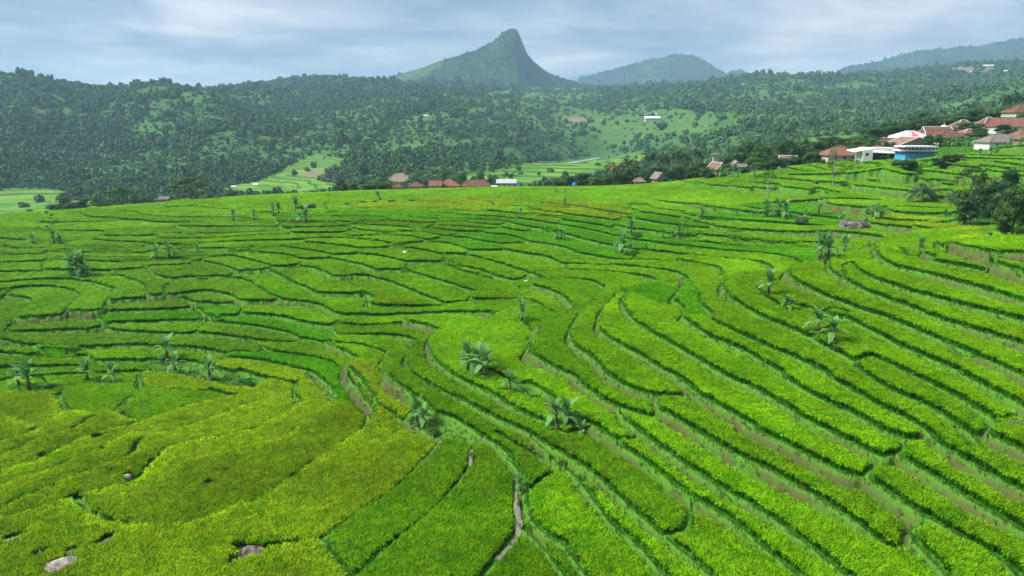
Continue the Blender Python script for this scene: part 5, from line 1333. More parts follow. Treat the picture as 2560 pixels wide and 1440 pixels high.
tree_row([(2230,322,300,80,'mid',0,300),(2290,318,282,70,'round',1,300),(2312,316,276,60,'round',0,296),(2345,322,292,80,'mid',1,300),(2380,310,280,80,'mid',2,305),(2432,300,266,62,'round',2,300),(2462,300,276,60,'round',1,296),(2490,296,266,60,'mid',0,296),(2510,290,262,56,'mid',2,300),(2180,330,306,80,'mid',2,305)], 'on the slope above the village', 'trees on the slope above the village')
tree_row([(2405,340,302,70,'mid',1,268),(2440,338,306,60,'round',1,262),(2505,336,308,54,'round',2,252),(2322,358,334,36,'round',2,244),(2368,348,322,30,'round',0,256),(2450,346,326,40,'mid',0,246),(2555,310,278,46,'round',1,262)], 'between the village roofs', 'trees between the village roofs')
tree(2418, 586, 462, 130, 'thick', 1, 'left and leafiest of the big dark trees at the right edge')
tree(2475, 588, 446, 116, 'thick', 0, 'middle of the big dark trees at the right edge')
tree(2530, 588, 440, 124, 'thick', 2, 'rightmost of the big dark trees at the right edge')
tree(2425, 500, 424, 84, 'umbrella', 0, 'tree with layered branches behind the big dark trees')
tree(2455, 592, 556, 90, 'bush', 2, 'low broad-leaved bush at the foot of the big dark trees')
tree(2095, 884, 856, 66, 'bush', 0, 'glossy dark bush at the base of the banana clump among the right strips')
for u, v, t, w, k, lb in [(610,968,943,72,2,'bright green shrub on the lower left bank'), (690,985,964,66,0,'dark shrub right of the bright one on the lower left bank'), (130,980,955,60,1,'weedy bush left on the lower left bank'), (250,972,952,70,0,'weedy bush between the banana plants at lower left'), (1085,1090,1062,40,2,'bright weedy bush on the rough bank above the channel'),
        (868,514,502,22,0,'first dark hedge bush on the brow from the left'), (908,512,499,24,0,'second dark hedge bush on the brow from the left'), (938,511,498,24,0,'third dark hedge bush on the brow from the left'), (978,510,496,28,1,'fourth dark hedge bush on the brow from the left'), (1030,508,494,26,2,'bright hedge bush at the right end of the brow hedge'), (778,524,503,34,0,'dark bush inside the brow banana thicket'), (752,528,508,26,0,'second dark bush inside the brow banana thicket'), (2004,565,541,46,0,'bush among the banana plants on the right bank'),
        (450,1100,1082,42,2,'leafy green weed beside the pink boulder'), (1590,600,580,44,1,'round weed mound under the slim banana plant')]:
    tree(u, v, t, w, 'bush', k, lb, group='bushes on the field banks')

# ------------------------------------------------------------------ palms
M_FROND = leafmat('palm_frond', (0.028, 0.080, 0.022), (0.065, 0.135, 0.045), 0.2, 0.5, 0.3)
M_FRONDB = leafmat('young_palm_frond', (0.075, 0.150, 0.060), (0.130, 0.210, 0.090), 0.2, 0.5, 0.3)
M_FRONDY = leafmat('yellow_palm_frond', (0.260, 0.220, 0.040), (0.330, 0.290, 0.060), 0.2, 0.5, 0.3)
def frond(seed, droop, mat):
    r = np.random.default_rng(seed); mb = MB(); n = 15
    def cv(t): return np.array([t * (1 - .22 * droop * t), 0, .62 * t - (.45 + .5 * droop) * t * t])
    mb.tube([cv(t) for t in np.linspace(0, 1, 6)], [.02, .017, .014, .010, .007, .003], 4)
    for k in range(n):
        t = .14 + .86 * k / n; p = cv(t); ln = .30 * math.sin(math.pi * (.18 + .75 * t)) * r.uniform(.85, 1.1)
        for sd in (-1, 1):
            q = p + np.array([ln * .55, sd * ln * .72, -ln * (.32 + .4 * droop * r.random())])
            w = np.array([.028, 0, 0]); mid = (p + q) / 2 + np.array([0, 0, .03])
            mb.add([p - w * .5, p + w * .5, mid + w, q, mid - w], [(0, 1, 2, 3, 4)])
    return mb.mesh('frond', mat)
FR = {k: [frond(70 + i, d, m) for i, d in enumerate((.3, .8, 1.3))] for k, m in (('dark', M_FROND), ('young', M_FRONDB), ('yellow', M_FRONDY))}
_ptr = MB().tube([(0, 0, -.03), (.02, 0, .3), (-.01, .01, .65), (0, 0, 1)], [.030, .020, .016, .014], 8).mesh('trunk', M_BARK, True)
def palm(u, v, vc, rpx, label, kind='dark', Y=None, nf=15, group='palms of the village'):
    """vc: photo row of the crown's heart, rpx: frond length in pixels"""
    p = place(u, v, Y)
    h = max(ray(u, vc)[1] * p[1] - p[2], .4); R = rpx * mpp(p)
    o = empty('palm_tree', p, rng.uniform(0, 6.28)); tag(o, label, 'palm tree', group)
    t = link('trunk', _ptr, o); t.scale = (min(h * .8, 6.0) if h > 2.5 else h * 2.2,) * 2 + (h,)
    for k in range(nf):
        up = k / (nf - 1); kk = kind
        me = FR[kk][0 if up > .66 else 1 if up > .25 else 2]
        f = link('frond', me, o)
        f.matrix_local = Matrix.Translation((0, 0, h)) @ Matrix.Rotation(k * 2.399 + rng.uniform(-.2, .2), 4, 'Z') @ Matrix.Rotation(-.85 * up + .25 + rng.uniform(-.1, .1), 4, 'Y') @ Matrix.Scale(R * rng.uniform(.85, 1.1), 4)
    return o
palm(2305, 506, 484, 50, 'young stemless coconut palm spreading over the right terraces', 'young', nf=17)
palm(2488, 588, 492, 62, 'palm with feathery fronds poking out of the big dark trees', 'young', nf=14)
for k, (u, v, vc, r, kind, Y) in enumerate([(1533,468,420,24,'yellow',276),(1568,468,408,24,'dark',280),(1622,462,396,28,'dark',280),(1657,458,400,28,'dark',276),(1690,456,391,28,'dark',278),(1712,454,397,26,'dark',274),(1737,450,384,28,'dark',282)]):
    palm(u, v, vc, r, ORD[k] + ' palm from the left in the grove below the village' if k else 'yellowing palm at the left end of the grove below the village', kind, Y)
palm(1961, 416, 364, 32, 'tall palm with pale fronds left of the red-roofed house', 'young'); palm(1986, 416, 374, 28, 'darker palm leaning beside the tall pale palm')
for k, (u, vc, Y) in enumerate([(1986,312,420),(2024,310,425),(2048,308,430)]):
    palm(u, 338, vc, 16, ORD[k] + ' of three slender palms standing apart on the far slope', 'dark', Y, 11)
palm(1044, 476, 455, 22, 'left of two palms behind the low brown roofs', 'dark', 305); palm(1071, 474, 456, 22, 'right of two palms behind the low brown roofs', 'dark', 305); palm(1272, 470, 440, 24, 'palm behind the grey building', 'dark', 330)
palm(2514, 290, 250, 24, 'left of two palms on the skyline above the village', 'dark', 290); palm(2540, 286, 246, 26, 'right of two palms on the skyline above the village', 'dark', 290)
palm(845, 492, 472, 20, 'short dark palm on the skyline left of the hedge', 'dark', 290)
# ------------------------------------------------------------------ houses
def roofmat(name, c0, c1, k=1.0):
    m = NT(name, 0.9, 0.1)
    n1 = m.objnoise(0.9, 5, 0.65); n2 = m.objnoise(5.0, 3, 0.6)
    w = m.n('ShaderNodeTexWave', {'Vector': m.n('ShaderNodeTexCoord').outputs['Object'], 'Scale': 5.0 * k, 'Distortion': 0.4}, bands_direction='X')
    c = m.mix(m.maprange(n1, .35, .65), c0, c1)
    c = m.mix(m.maprange(n2, .45, .7, 0, .55), c, (0.075, 0.058, 0.045))
    m.col(c).bump(w.outputs['Fac'], 0.5, 0.06)
    return m.m
R_RED = roofmat('red_tile_roof', (0.210, 0.088, 0.062), (0.310, 0.160, 0.120))
R_BRN = roofmat('brown_tile_roof', (0.130, 0.070, 0.050), (0.230, 0.115, 0.080))
R_TAN = roofmat('tan_tile_roof', (0.235, 0.150, 0.110), (0.330, 0.220, 0.170))
R_GRY = roofmat('grey_roof', (0.190, 0.175, 0.165), (0.260, 0.215, 0.195))
R_PNK = roofmat('pale_pink_roof', (0.620, 0.480, 0.490), (0.700, 0.580, 0.590), 0.4)
R_PNR = plain('rose_roof_panel', (0.500, 0.130, 0.150), 0.7)
R_WHT = plain('white_sheet_roof', (0.720, 0.735, 0.740), 0.55, 0.08, 0.6)
R_MET = plain('grey_sheet_roof', (0.400, 0.415, 0.430), 0.5, 0.15, 0.8)
W_WHT = plain('white_wall', (0.640, 0.640, 0.620), 0.9, 0.12, 0.7)
W_CRM = plain('cream_wall', (0.520, 0.480, 0.420), 0.9, 0.15, 0.7)
W_GRY = plain('grey_wall', (0.330, 0.330, 0.325), 0.9, 0.2, 0.7)
W_BLU = plain('bright_blue_wall', (0.060, 0.340, 0.620), 0.7, 0.10, 0.7)
W_BLK = plain('dark_navy_panel', (0.022, 0.026, 0.038), 0.5, 0.3, 0.7)
W_GRN = plain('pale_green_wall', (0.380, 0.460, 0.330), 0.9, 0.12, 0.7)
W_BAM = plain('woven_bamboo_wall', (0.250, 0.185, 0.130), 0.9, 0.25, 2.0)
M_PANE = plain('window_glass', (0.030, 0.035, 0.042), 0.15, 0.1, 1, 0.5)
M_TRIM = plain('white_trim', (0.700, 0.690, 0.660), 0.8, 0.08)
M_WOOD = plain('dark_timber', (0.090, 0.062, 0.042), 0.85, 0.25)
def window(root, x, z, w, h, y, frame=M_TRIM, name='window'):
    """pane set into the wall with its own frame"""
    p = MB().box(x - w / 2, x + w / 2, y - .02, y + .05, z, z + h).build(name, M_PANE, root)
    fr = MB()
    for a in (x - w / 2 - .05, x + w / 2): fr.box(a, a + .05, y - .05, y + .04, z - .05, z + h + .05)
    for b in (z - .05, z + h): fr.box(x - w / 2, x + w / 2, y - .048, y + .038, b, b + .05)
    fr.build('frame', frame, p)
    return p
def hip(root, w, d, zb, rh, mat, over=.6, ridge=.35, trim=None, name='roof', ox=0, oy=0):
    x, y = w / 2 + over, d / 2 + over; r = max((x - y) if x > y else 0, 0) * (1 if ridge else 0); r = max(r, 0.15)
    mb = MB(); V = [(ox-x, oy-y, zb), (ox+x, oy-y, zb), (ox+x, oy+y, zb), (ox-x, oy+y, zb), (ox-r, oy, zb + rh), (ox+r, oy, zb + rh)]
    mb.add(V + [(a, b, c - .16) for a, b, c in V[:4]], [(0, 1, 5, 4), (1, 2, 5), (2, 3, 4, 5), (3, 0, 4), (1, 0, 6, 7), (2, 1, 7, 8), (3, 2, 8, 9), (0, 3, 9, 6), (6, 9, 8, 7)])
    o = mb.build(name, mat, root)
    t = MB()
    for a, b in ((0, 4), (1, 5), (2, 5), (3, 4), (4, 5)):
        t.tube([np.array(V[a]) + (0, 0, .04), np.array(V[b]) + (0, 0, .04)], [.10, .10], 5)
    t.build('ridge_cap', trim or mat, o)
    return o
def gable(root, w, d, zb, rh, mat, over=.6, trim=None, axis='x', name='roof', ox=0, oy=0):
    """ridge along x (eaves to the viewer) or along y (gable to the viewer)"""
    mb = MB(); x, y = w / 2 + over, d / 2 + over
    if axis == 'x': V = [(-x, -y, zb), (x, -y, zb), (x, y, zb), (-x, y, zb), (-x, 0, zb + rh), (x, 0, zb + rh)]; F = [(0, 1, 5, 4), (2, 3, 4, 5)]; G = [(1, 2, 5), (3, 0, 4)]; E = [(0, 4), (1, 5), (2, 5), (3, 4), (4, 5)]
    else: V = [(-x, -y, zb), (x, -y, zb), (x, y, zb), (-x, y, zb), (0, -y, zb + rh), (0, y, zb + rh)]; F = [(1, 2, 5, 4), (3, 0, 4, 5)]; G = [(0, 1, 4), (2, 3, 5)]; E = [(0, 4), (1, 4), (2, 5), (3, 5), (4, 5)]
    V = [(a + ox, b + oy, c) for a, b, c in V]
    mb.add(V + [(a, b, c - .14) for a, b, c in V], F + G + [tuple(i + 6 for i in f[::-1]) for f in F] + [(1, 0, 6, 7), (3, 2, 8, 9)])
    o = mb.build(name, mat, root); t = MB()
    for a, b in E: t.tube([np.array(V[a]) + (0, 0, .05), np.array(V[b]) + (0, 0, .05)], [.11, .11], 5)
    t.build('ridge_cap', trim or mat, o)
    return o
def house(u, v, wpx, wallpx, roofpx, label, roof=R_RED, wall=W_CRM, kind='hip', trim=None, rot=0, depth=.8, Y=None, wins=2, over=.6, axis='x', vtop=None, name='house', door=True):
    p = place(u, v, Y); k = mpp(p)
    w = wpx * k - 2 * over; rh = roofpx * k; hw = wallpx * k
    if vtop is not None:
        hw = ray(u, vtop)[1] * p[1] - p[2] - rh
    hw = max(hw, 1.6); d = w * depth
    o = empty(name, p, math.radians(rot)); tag(o, label, 'house')
    MB().box(-w / 2, w / 2, -d / 2, d / 2, -1.2, hw).build('wall', wall, o)
    (hip if kind == 'hip' else gable)(o, w, d, hw, rh, roof, over, trim=trim, **({'axis': axis} if kind == 'gable' else {}))
    for i in range(wins):
        window(o, (i - (wins - 1) / 2) * w / max(wins, 1) * .82, hw * .42, min(1.0, w * .12), min(1.0, hw * .38), -d / 2)
    if door:
        dr = MB().box(w * .40 - .45, w * .40 + .45, -d / 2 - .04, -d / 2 + .03, 0, min(2.0, hw * .8)).build('door', M_WOOD, o)
    return o
house(2096, 405, 90, 17, 20, 'red-roofed house with pale walls at the left of the village', R_RED, W_CRM, depth=.75, wins=3)
# white house with the dark front
p = place(2202, 406); k = mpp(p)
o = empty('white_house', p, math.radians(-6)); tag(o, 'white flat-roofed house with a dark navy front and side window', 'house')
X = lambda u: (u - 2202) * k
Zt = lambda v: (406 - v) * k
MB().box(X(2158), X(2181), 0, 7, -1, Zt(378)).build('wall', W_WHT, o)
window(o, X(2167), Zt(392), 7 * k, 7 * k, 0, M_TRIM)
MB().add([(X(2181), .4, -1), (X(2240), .4, -1), (X(2240), 7.2, -1), (X(2181), 7.2, -1), (X(2181), .4, Zt(383)), (X(2240), .4, Zt(386)), (X(2240), 7.2, Zt(386)), (X(2181), 7.2, Zt(383))], [(0, 3, 2, 1), (4, 5, 6, 7), (0, 1, 5, 4), (1, 2, 6, 5), (2, 3, 7, 6), (3, 0, 4, 7)]).build('front_panel', W_BLK, o)
MB().add([(X(2180), -1.6, Zt(384)), (X(2258), -1.6, Zt(388)), (X(2258), 7.6, Zt(381)), (X(2180), 7.6, Zt(378)), (X(2180), -1.6, Zt(382)), (X(2258), -1.6, Zt(386)), (X(2258), 7.6, Zt(379)), (X(2180), 7.6, Zt(376))], [(0, 3, 2, 1), (4, 5, 6, 7), (0, 1, 5, 4), (1, 2, 6, 5), (2, 3, 7, 6), (3, 0, 4, 7)]).build('roof', R_WHT, o)
MB().add([(X(2139), .3, Zt(384)), (X(2181), .3, Zt(376)), (X(2181), 8, Zt(374)), (X(2139), 8, Zt(382)), (X(2139), .3, Zt(382)), (X(2181), .3, Zt(374)), (X(2181), 8, Zt(372)), (X(2139), 8, Zt(380))], [(0, 3, 2, 1), (4, 5, 6, 7), (0, 1, 5, 4), (1, 2, 6, 5), (2, 3, 7, 6), (3, 0, 4, 7)]).build('side_roof', R_WHT, o)
MB().box(X(2171), X(2248), 3.5, 9, Zt(379), Zt(373)).build('upper_parapet', W_WHT, o)
for uu in (2143, 2244, 2252):
    MB().box(X(uu), X(uu) + .18, -1.2 if uu > 2200 else 1.0, (-1.2 if uu > 2200 else 1.0) + .18, -1, Zt(386)).build('post', M_TRIM, o)
MB().add([(X(2224), -1.4, -.6), (X(2244), -1.4, -.6), (X(2244), 1.2, -.6), (X(2224), 1.2, -.6), (X(2232), -1.4, Zt(396)), (X(2244), -1.4, Zt(396)), (X(2244), 1.2, Zt(396)), (X(2232), 1.2, Zt(396))], [(0, 3, 2, 1), (4, 5, 6, 7), (0, 1, 5, 4), (1, 2, 6, 5), (2, 3, 7, 6), (3, 0, 4, 7)]).build('ramp_wall', W_WHT, o)
for i in range(4):
    window(o, X(2201 + i * 7), Zt(395), .55, .35, .4, W_GRY, 'vent')
# blue house with the white roof terrace
p = place(2300, 404); k = mpp(p)
o = empty('blue_house', p, math.radians(-4)); tag(o, 'bright blue house with a white columned roof terrace', 'house')
X = lambda u: (u - 2300) * k
Zt = lambda v: (404 - v) * k
MB().box(X(2262), X(2332), 0, 6.5, -1, Zt(385)).build('wall', W_BLU, o)
for uu in (2274, 2291, 2309, 2324):
    MB().box(X(uu), X(uu) + .07, -.04, .02, 0, Zt(386)).build('panel_seam', W_BLK, o)
MB().box(X(2256), X(2335), -1.0, 7, Zt(385), Zt(383)).build('eaves', W_BLK, o)
MB().box(X(2258), X(2334), -.8, -.1, -.8, Zt(401)).build('plinth', W_WHT, o)
MB().box(X(2262), X(2350), 3, 9, Zt(383) , Zt(380)).build('terrace_floor', W_WHT, o)
MB().box(X(2268), X(2350), 2.4, 9.4, Zt(373), Zt(370)).build('roof', R_WHT, o)
for i in range(8):
    xx = X(2278) + i * (X(2346) - X(2278)) / 7
    MB().box(xx - .1, xx + .1, 3.1, 3.3, Zt(380), Zt(373)).build('column', M_TRIM, o)
MB().box(X(2276), X(2348), 8.2, 8.4, Zt(380), Zt(373)).build('back_wall', W_GRY, o)
MB().box(X(2333), X(2352), 3, 8, -1, Zt(383)).build('side_wing', W_GRY, o)
house(2270, 386, 96, 12, 20, 'tan-roofed house with white barge boards behind the blue house', R_TAN, W_CRM, 'gable', M_TRIM, rot=0, Y=246, vtop=352, axis='y', wins=1)
house(2192, 384, 40, 10, 11, 'small red-hipped house behind the white house', R_RED, W_CRM, Y=238, vtop=363)
house(2228, 370, 70, 10, 16, 'long brown-roofed house left of the tan roof', R_BRN, W_CRM, 'gable', rot=18, Y=256, vtop=346, axis='x')
# pale pink two-storey house
o = house(2270, 362, 92, 15, 18, 'pale pink roofed two-storey house with white balcony columns', R_PNK, W_WHT, 'hip', M_TRIM, Y=268, vtop=327, wins=3, door=False)
p = tuple(o.location); k = mpp(p)
hw = [c for c in o.children if c.name.startswith('wall')][0].dimensions[2] - 1.2
MB().add([(-2.2, -6.45, hw + .2), (1.2, -6.45, hw + .2), (.4, -.6, hw + 18 * k - .05)], [(0, 1, 2)]).build('rose_panel', R_PNR, o)
MB().box(1.5, 8.2, -7.4, -4.6, hw - 2.9, hw - 2.7).build('balcony_floor', M_TRIM, o)
for i in range(7):
    MB().box(1.6 + i * 1.05, 1.8 + i * 1.05, -7.3, -7.1, hw - 2.7, hw).build('column', M_TRIM, o)
MB().box(1.5, 8.2, -7.35, -7.2, hw - 2.7, hw - 1.9).build('balcony_rail', M_TRIM, o)
house(2366, 360, 80, 10, 20, 'large dark brown hipped house with a white hip ridge', R_BRN, W_CRM, 'hip', None, Y=250, vtop=329)
house(2338, 350, 64, 8, 17, 'brown-gabled house with white barge boards under the dome', R_BRN, W_WHT, 'gable', M_TRIM, rot=-12, Y=272, vtop=322, axis='x')
house(2418, 356, 46, 8, 10, 'small red-roofed house right of the large brown roof', R_RED, W_CRM, 'hip', M_TRIM, Y=254, vtop=336)
house(2405, 322, 56, 8, 18, 'reddish roof with a white ridge high above the brown roofs', R_BRN, W_CRM, 'hip', M_TRIM, Y=282, vtop=300)
house(2468, 325, 44, 8, 16, 'dark roof with one long white hip line in the trees', R_BRN, W_CRM, 'hip', M_TRIM, Y=280, vtop=299)
house(2536, 345, 120, 11, 22, 'largest red-roofed house at the right edge', R_RED, W_WHT, 'gable', None, Y=256, vtop=302, axis='x', depth=.55)
house(2494, 374, 92, 16, 19, 'white-walled house with grey-brown hipped roof and small windows', R_GRY, W_WHT, 'hip', None, depth=.7, wins=3, door=False)
house(2556, 362, 60, 10, 14, 'red hipped house behind the white-walled house', R_RED, W_CRM, 'hip', None, Y=232, vtop=335)
house(2572, 376, 66, 18, 11, 'tan-roofed bamboo porch at the right edge of the village', R_TAN, W_BAM, 'gable', None, axis='x', wins=2)
house(2552, 302, 74, 18, 20, 'topmost house with brown roof and pale green wall', R_BRN, W_GRN, 'hip', None, Y=286, vtop=260)
# little mosque dome
p = place(2357, 335, 290); k = mpp(p)
o = empty('prayer_house', p); tag(o, 'small white dome with a finial on a brown roof', 'mosque')
hw = ray(2357, 321)[1] * p[1] - p[2]
MB().box(-3.2, 3.2, -3, 3, -1, hw - 1.6).build('wall', W_WHT, o); hip(o, 6.4, 6, hw - 1.6, 1.7, R_BRN, .5)
MB().tube([(0, 0, hw - .1)] + [(0, 0, hw + 1.5 * math.sin(t)) for t in np.linspace(.05, 1.5, 6)], [1.25] + [1.35 * math.cos(t) for t in np.linspace(.05, 1.5, 6)], 12).build('dome', M_TRIM, o, True)
MB().tube([(0, 0, hw + 1.4), (0, 0, hw + 2.6)], [.08, .03], 6).build('finial', M_TRIM, o)
# huts in the grove
house(1790, 438, 40, 9, 16, 'steep red-brown roof among the banana plants', R_RED, W_BAM, 'gable', M_TRIM, rot=35, Y=252, vtop=406, axis='y', wins=1)
house(1843, 432, 42, 10, 9, 'grey-roofed hut with pale walls by the vivid tree', R_GRY, W_WHT, 'gable', None, Y=255, vtop=409, axis='x', wins=1)
house(1838, 424, 22, 8, 8, 'small pink gable behind the grey-roofed hut', R_TAN, W_WHT, 'gable', M_TRIM, Y=275, vtop=403, axis='y', wins=0, door=False)
house(1786, 400, 14, 6, 7, 'tiny orange roof in the trees above the grove', R_TAN, W_CRM, 'hip', None, Y=320, vtop=380, wins=0, door=False)
house(1645, 460, 34, 8, 16, 'weathered grey thatch roof in the grove', R_GRY, W_BAM, 'gable', None, rot=30, Y=268, vtop=430, axis='y', wins=1)
house(1598, 470, 30, 8, 10, 'small orange-roofed hut at the left of the grove', R_TAN, W_BAM, 'hip', None, Y=268, vtop=451, wins=1)
house(1968, 412, 42, 7, 9, 'red and white roof half hidden left of the red-roofed house', R_RED, W_WHT, 'gable', M_TRIM, rot=-15, Y=246, vtop=389, axis='x', wins=2)
# houses past the brow at centre
house(1123, 486, 56, 6, 15, 'left red-hipped house past the brow at centre', R_RED, W_GRY, 'hip', None, Y=286, vtop=459, wins=4, door=False)
house(1190, 485, 82, 6, 14, 'long red-brown hipped house past the brow at centre', R_BRN, W_GRY, 'hip', None, Y=292, vtop=458, depth=.5, wins=5, door=False)
house(1090, 488, 34, 5, 12, 'low red roof touching the left red-hipped house', R_RED, W_GRY, 'gable', None, Y=282, vtop=466, axis='x', wins=0, door=False)
house(1040, 490, 44, 4, 10, 'low dark brown roof left of the red-hipped houses', R_BRN, W_GRY, 'hip', None, Y=284, vtop=472, wins=0, door=False)
house(996, 490, 30, 4, 8, 'lowest brown roof among the palms at centre left', R_BRN, W_GRY, 'hip', None, Y=288, vtop=477, wins=0, door=False)
p = place(1260, 484, 280); k = mpp(p)
o = empty('grey_building', p); tag(o, 'long grey concrete building with a metal sheet roof', 'building')
hw = ray(1260, 459)[1] * p[1] - p[2]; X = lambda u: (u - 1260) * k
MB().box(X(1244), X(1289), 0, 6, -1, hw).build('wall', W_GRY, o)
MB().box(X(1228), X(1243.5), .5, 5, -1, hw - 1.2).build('side_wing', W_WHT, o)
MB().add([(X(1240), -.6, hw + .05), (X(1291), -.6, hw + .05), (X(1291), 6.6, hw + 1.1), (X(1240), 6.6, hw + 1.1), (X(1240), -.6, hw + .25), (X(1291), -.6, hw + .25), (X(1291), 6.6, hw + 1.3), (X(1240), 6.6, hw + 1.3)], [(0, 3, 2, 1), (4, 5, 6, 7), (0, 1, 5, 4), (1, 2, 6, 5), (2, 3, 7, 6), (3, 0, 4, 7)]).build('roof', R_MET, o)
for uu in (1246, 1260, 1274, 1286):
    MB().box(X(uu), X(uu) + .3, -.1, .02, -1, hw).build('pillar', W_BLK, o)
for uu in (1253, 1267, 1280):
    MB().box(X(uu) - .9, X(uu) + .9, -.06, .02, hw - 2.4, hw - .6).build('shutter', W_WHT, o)
# gravel yard, tarps
m = NT('pale_gravel', 0.95, 0.05); m.col(m.mix(m.noise(0.8, 5, .7), (0.36, 0.33, 0.28), (0.56, 0.53, 0.47))); M_GRAV = m.m
def patch(name, poly, mat, label, cat, Yk, lift=0.25):
    V = []
    for u, Y in poly:
        x = (u - 1280) / FPX * Y * 1.02; V.append((x, Y, float(ground(x, Y)) + lift))
    n = len(V); me = bpy.data.meshes.new(name); me.from_pydata(V, [], [tuple(range(n))]); me.materials.append(mat)
    return tag(link(name, me), label, cat, kind='structure')
patch('gravel_yard', [(1292,262),(1330,262),(1380,263),(1440,263),(1440,276),(1380,278),(1330,278),(1292,278)], M_GRAV, 'pale gravel yard beside the grey building', 'yard', 0, 1.0)
W_TARP = plain('blue_tarp', (0.050, 0.190, 0.520), 0.5, .15)
for u, w_, Yt, lb in ((1432, 1.0, 263, 'larger blue tarp heap at the right end of the gravel yard'), (1296, .6, 264, 'small blue tarp heap beside the grey building')):
    x = (u - 1280) / FPX * Yt * 1.02; zz = float(ground(x, Yt)) + 1.0
    MBx = MB().tube([(0, 0, 0), (0, 0, .7 * w_), (.1, 0, 1.2 * w_)], [w_, w_ * .75, w_ * .2], 8)
    tb = MBx.build('tarp_heap', W_TARP); tb.location = (x, Yt, zz); tag(tb, lb, 'tarp')
def boulder_mesh(seed, sx, sy, sz, mats, moss=None):
    bm = bmesh.new(); bmesh.ops.create_icosphere(bm, subdivisions=4, radius=1.0)
    P = np.array([v.co[:] for v in bm.verts]); d = P / np.linalg.norm(P, axis=1)[:, None]
    n = fbm(d[:, 0] * 2 + d[:, 2], d[:, 1] * 2 - d[:, 2], 1.1, seed, 4) - .5; n2 = fbm(d[:, 0] * 3 + d[:, 1], d[:, 2] * 3 + d[:, 0], .5, seed + 5, 3) - .5
    P = d * (1 + .55 * n + .18 * n2)[:, None] * np.array([sx, sy, sz])
    for v, q in zip(bm.verts, P): v.co = q
    me = bpy.data.meshes.new('boulder'); bm.to_mesh(me); bm.free()
    for q in mats: me.materials.append(q)
    me.polygons.foreach_set('use_smooth', np.ones(len(me.polygons), bool))
    return me
m = NT('boulder_stone', 0.92, 0.15)
_n1 = m.objnoise(1.4, 6, .65); _n2 = m.objnoise(7, 4, .6)
_c = m.mix(m.maprange(_n1, .40, .62), (0.040, 0.038, 0.032), (0.225, 0.210, 0.175)); m.col(m.mix(m.maprange(_n2, .5, .75, 0, .5), _c, (0.11, 0.095, 0.08))).bump(_n2, .6, .05)
M_STONE = m.m
m = NT('pale_boulder_stone', 0.92, 0.15)
_n1 = m.objnoise(1.7, 6, .65); _n2 = m.objnoise(8, 4, .6)
_c = m.mix(m.maprange(_n1, .36, .55), (0.12, 0.10, 0.085), (0.380, 0.335, 0.295)); m.col(_c).bump(_n2, .6, .05)
M_PSTONE = m.m
_rl = [('long pale boulder with a dark side lying in the golden rice', M_STONE, (.85, .5, .36)), ('pale pink boulder beside the leafy weed in the golden rice', M_PSTONE, (.48, .4, .4)), ('pale slab boulder at the lower left edge', M_PSTONE, (1.1, .5, .5)), ('dark brown boulder in the golden rice at lower left', M_STONE, (.85, .5, .4)),
       ('largest pale boulder at the bottom left', M_PSTONE, (1.1, .7, .6)), ('small dark boulder touching the big bottom left one', M_STONE, (.42, .35, .45)), ('small pale stone in a dark hollow of the golden rice', M_PSTONE, (.45, .35, .3)), ('grass-topped boulder at the corner of the golden field', M_STONE, (1.0, .7, .5)), ('thin pale stone edge showing in the golden rice', M_PSTONE, (.7, .35, .3))]
for (x, y, r), (lb, mt, s) in zip(ROCKP, _rl):
    o = link('boulder', boulder_mesh(int(x * 7) % 50 + 3, *s, [mt])); o.location = (x, y, float(H(x, y)) + .05); o.rotation_euler = (.1, -.15, rng.uniform(-.3, .5)); tag(o, lb, 'boulder', 'boulders in the rice')
p = place(2133, 582); k = mpp(p)
o = empty('boulder', p); tag(o, 'large rounded boulder capped with shaggy grass on the right terraces', 'boulder', 'boulders in the rice')
b = link('stone', boulder_mesh(91, 34 * k, 2.2, 17 * k, [M_STONE]), o); b.location = (0, .4, 9 * k)
gm = joined('grass_cap', [('t', tuft_mesh('t', 900 + i, 26, 1.0), Matrix.Translation((-1.4 + .34 * i, -.4 + .5 * (i % 3), 17 * k + .25 * math.sin(i))) @ Matrix.Scale(1.1, 4)) for i in range(8)])
link('grass_cap', gm, o)
for u, v, s, lb in [(1202,1112,.38,'dark stone on the bank above the long green fields'), (806,874,.5,'brown stone on the left centre bank'), (1938,678,.3,'pale stone on the right ridge bank'), (1692,1282,.35,'brown stone on the bank right of centre'), (2360,1180,.55,'dry brown clod on the lower right bank'), (2530,1080,.8,'dark boulder at the right edge'), (1440,1008,.4,'grey stone on the curved bank right of centre'), (2040,459,.9,'dark boulder in the stubble terraces')]:
    p = place(u, v); o = link('stone', boulder_mesh(int(u) % 37, s, s * .8, s * .7, [M_STONE])); o.location = (p[0], p[1], p[2] + s * .2); tag(o, lb, 'stone', 'stones on the banks')
# ------------------------------------------------------------------ posts, birds, far huts
def pole(u, v, vtop, rad, label, lean=0.0, Y=None, mat=M_WOOD, name='pole'):
    p = place(u, v, Y); h = (v - vtop) * mpp(p)
    o = MB().tube([(0, 0, -.3), (lean * h * .5, 0, h * .5), (lean * h, 0, h)], [rad, rad * .8, rad * .5], 6).build(name, mat); o.location = p
    return tag(o, label, 'pole')
pole(2391, 466, 418, .16, 'thick wooden post standing by the big dark trees')
pole(1091, 497, 470, .06, 'leaning bamboo pole in the skyline field', -.15); pole(714, 513, 482, .05, 'bamboo pole with bent tip left on the brow', .10); pole(823, 508, 470, .05, 'straight bamboo pole on the brow'); pole(1053, 500, 462, .04, 'thin pale pole beside the yellow strip', 0.0, None, M_TRIM); pole(1194, 498, 468, .03, 'thin stick pole in the skyline field')
m_eg = plain('white_feathers', (0.80, 0.80, 0.78), 0.8, .05); m_bk = plain('bird_bill', (0.35, 0.25, 0.06), .6)
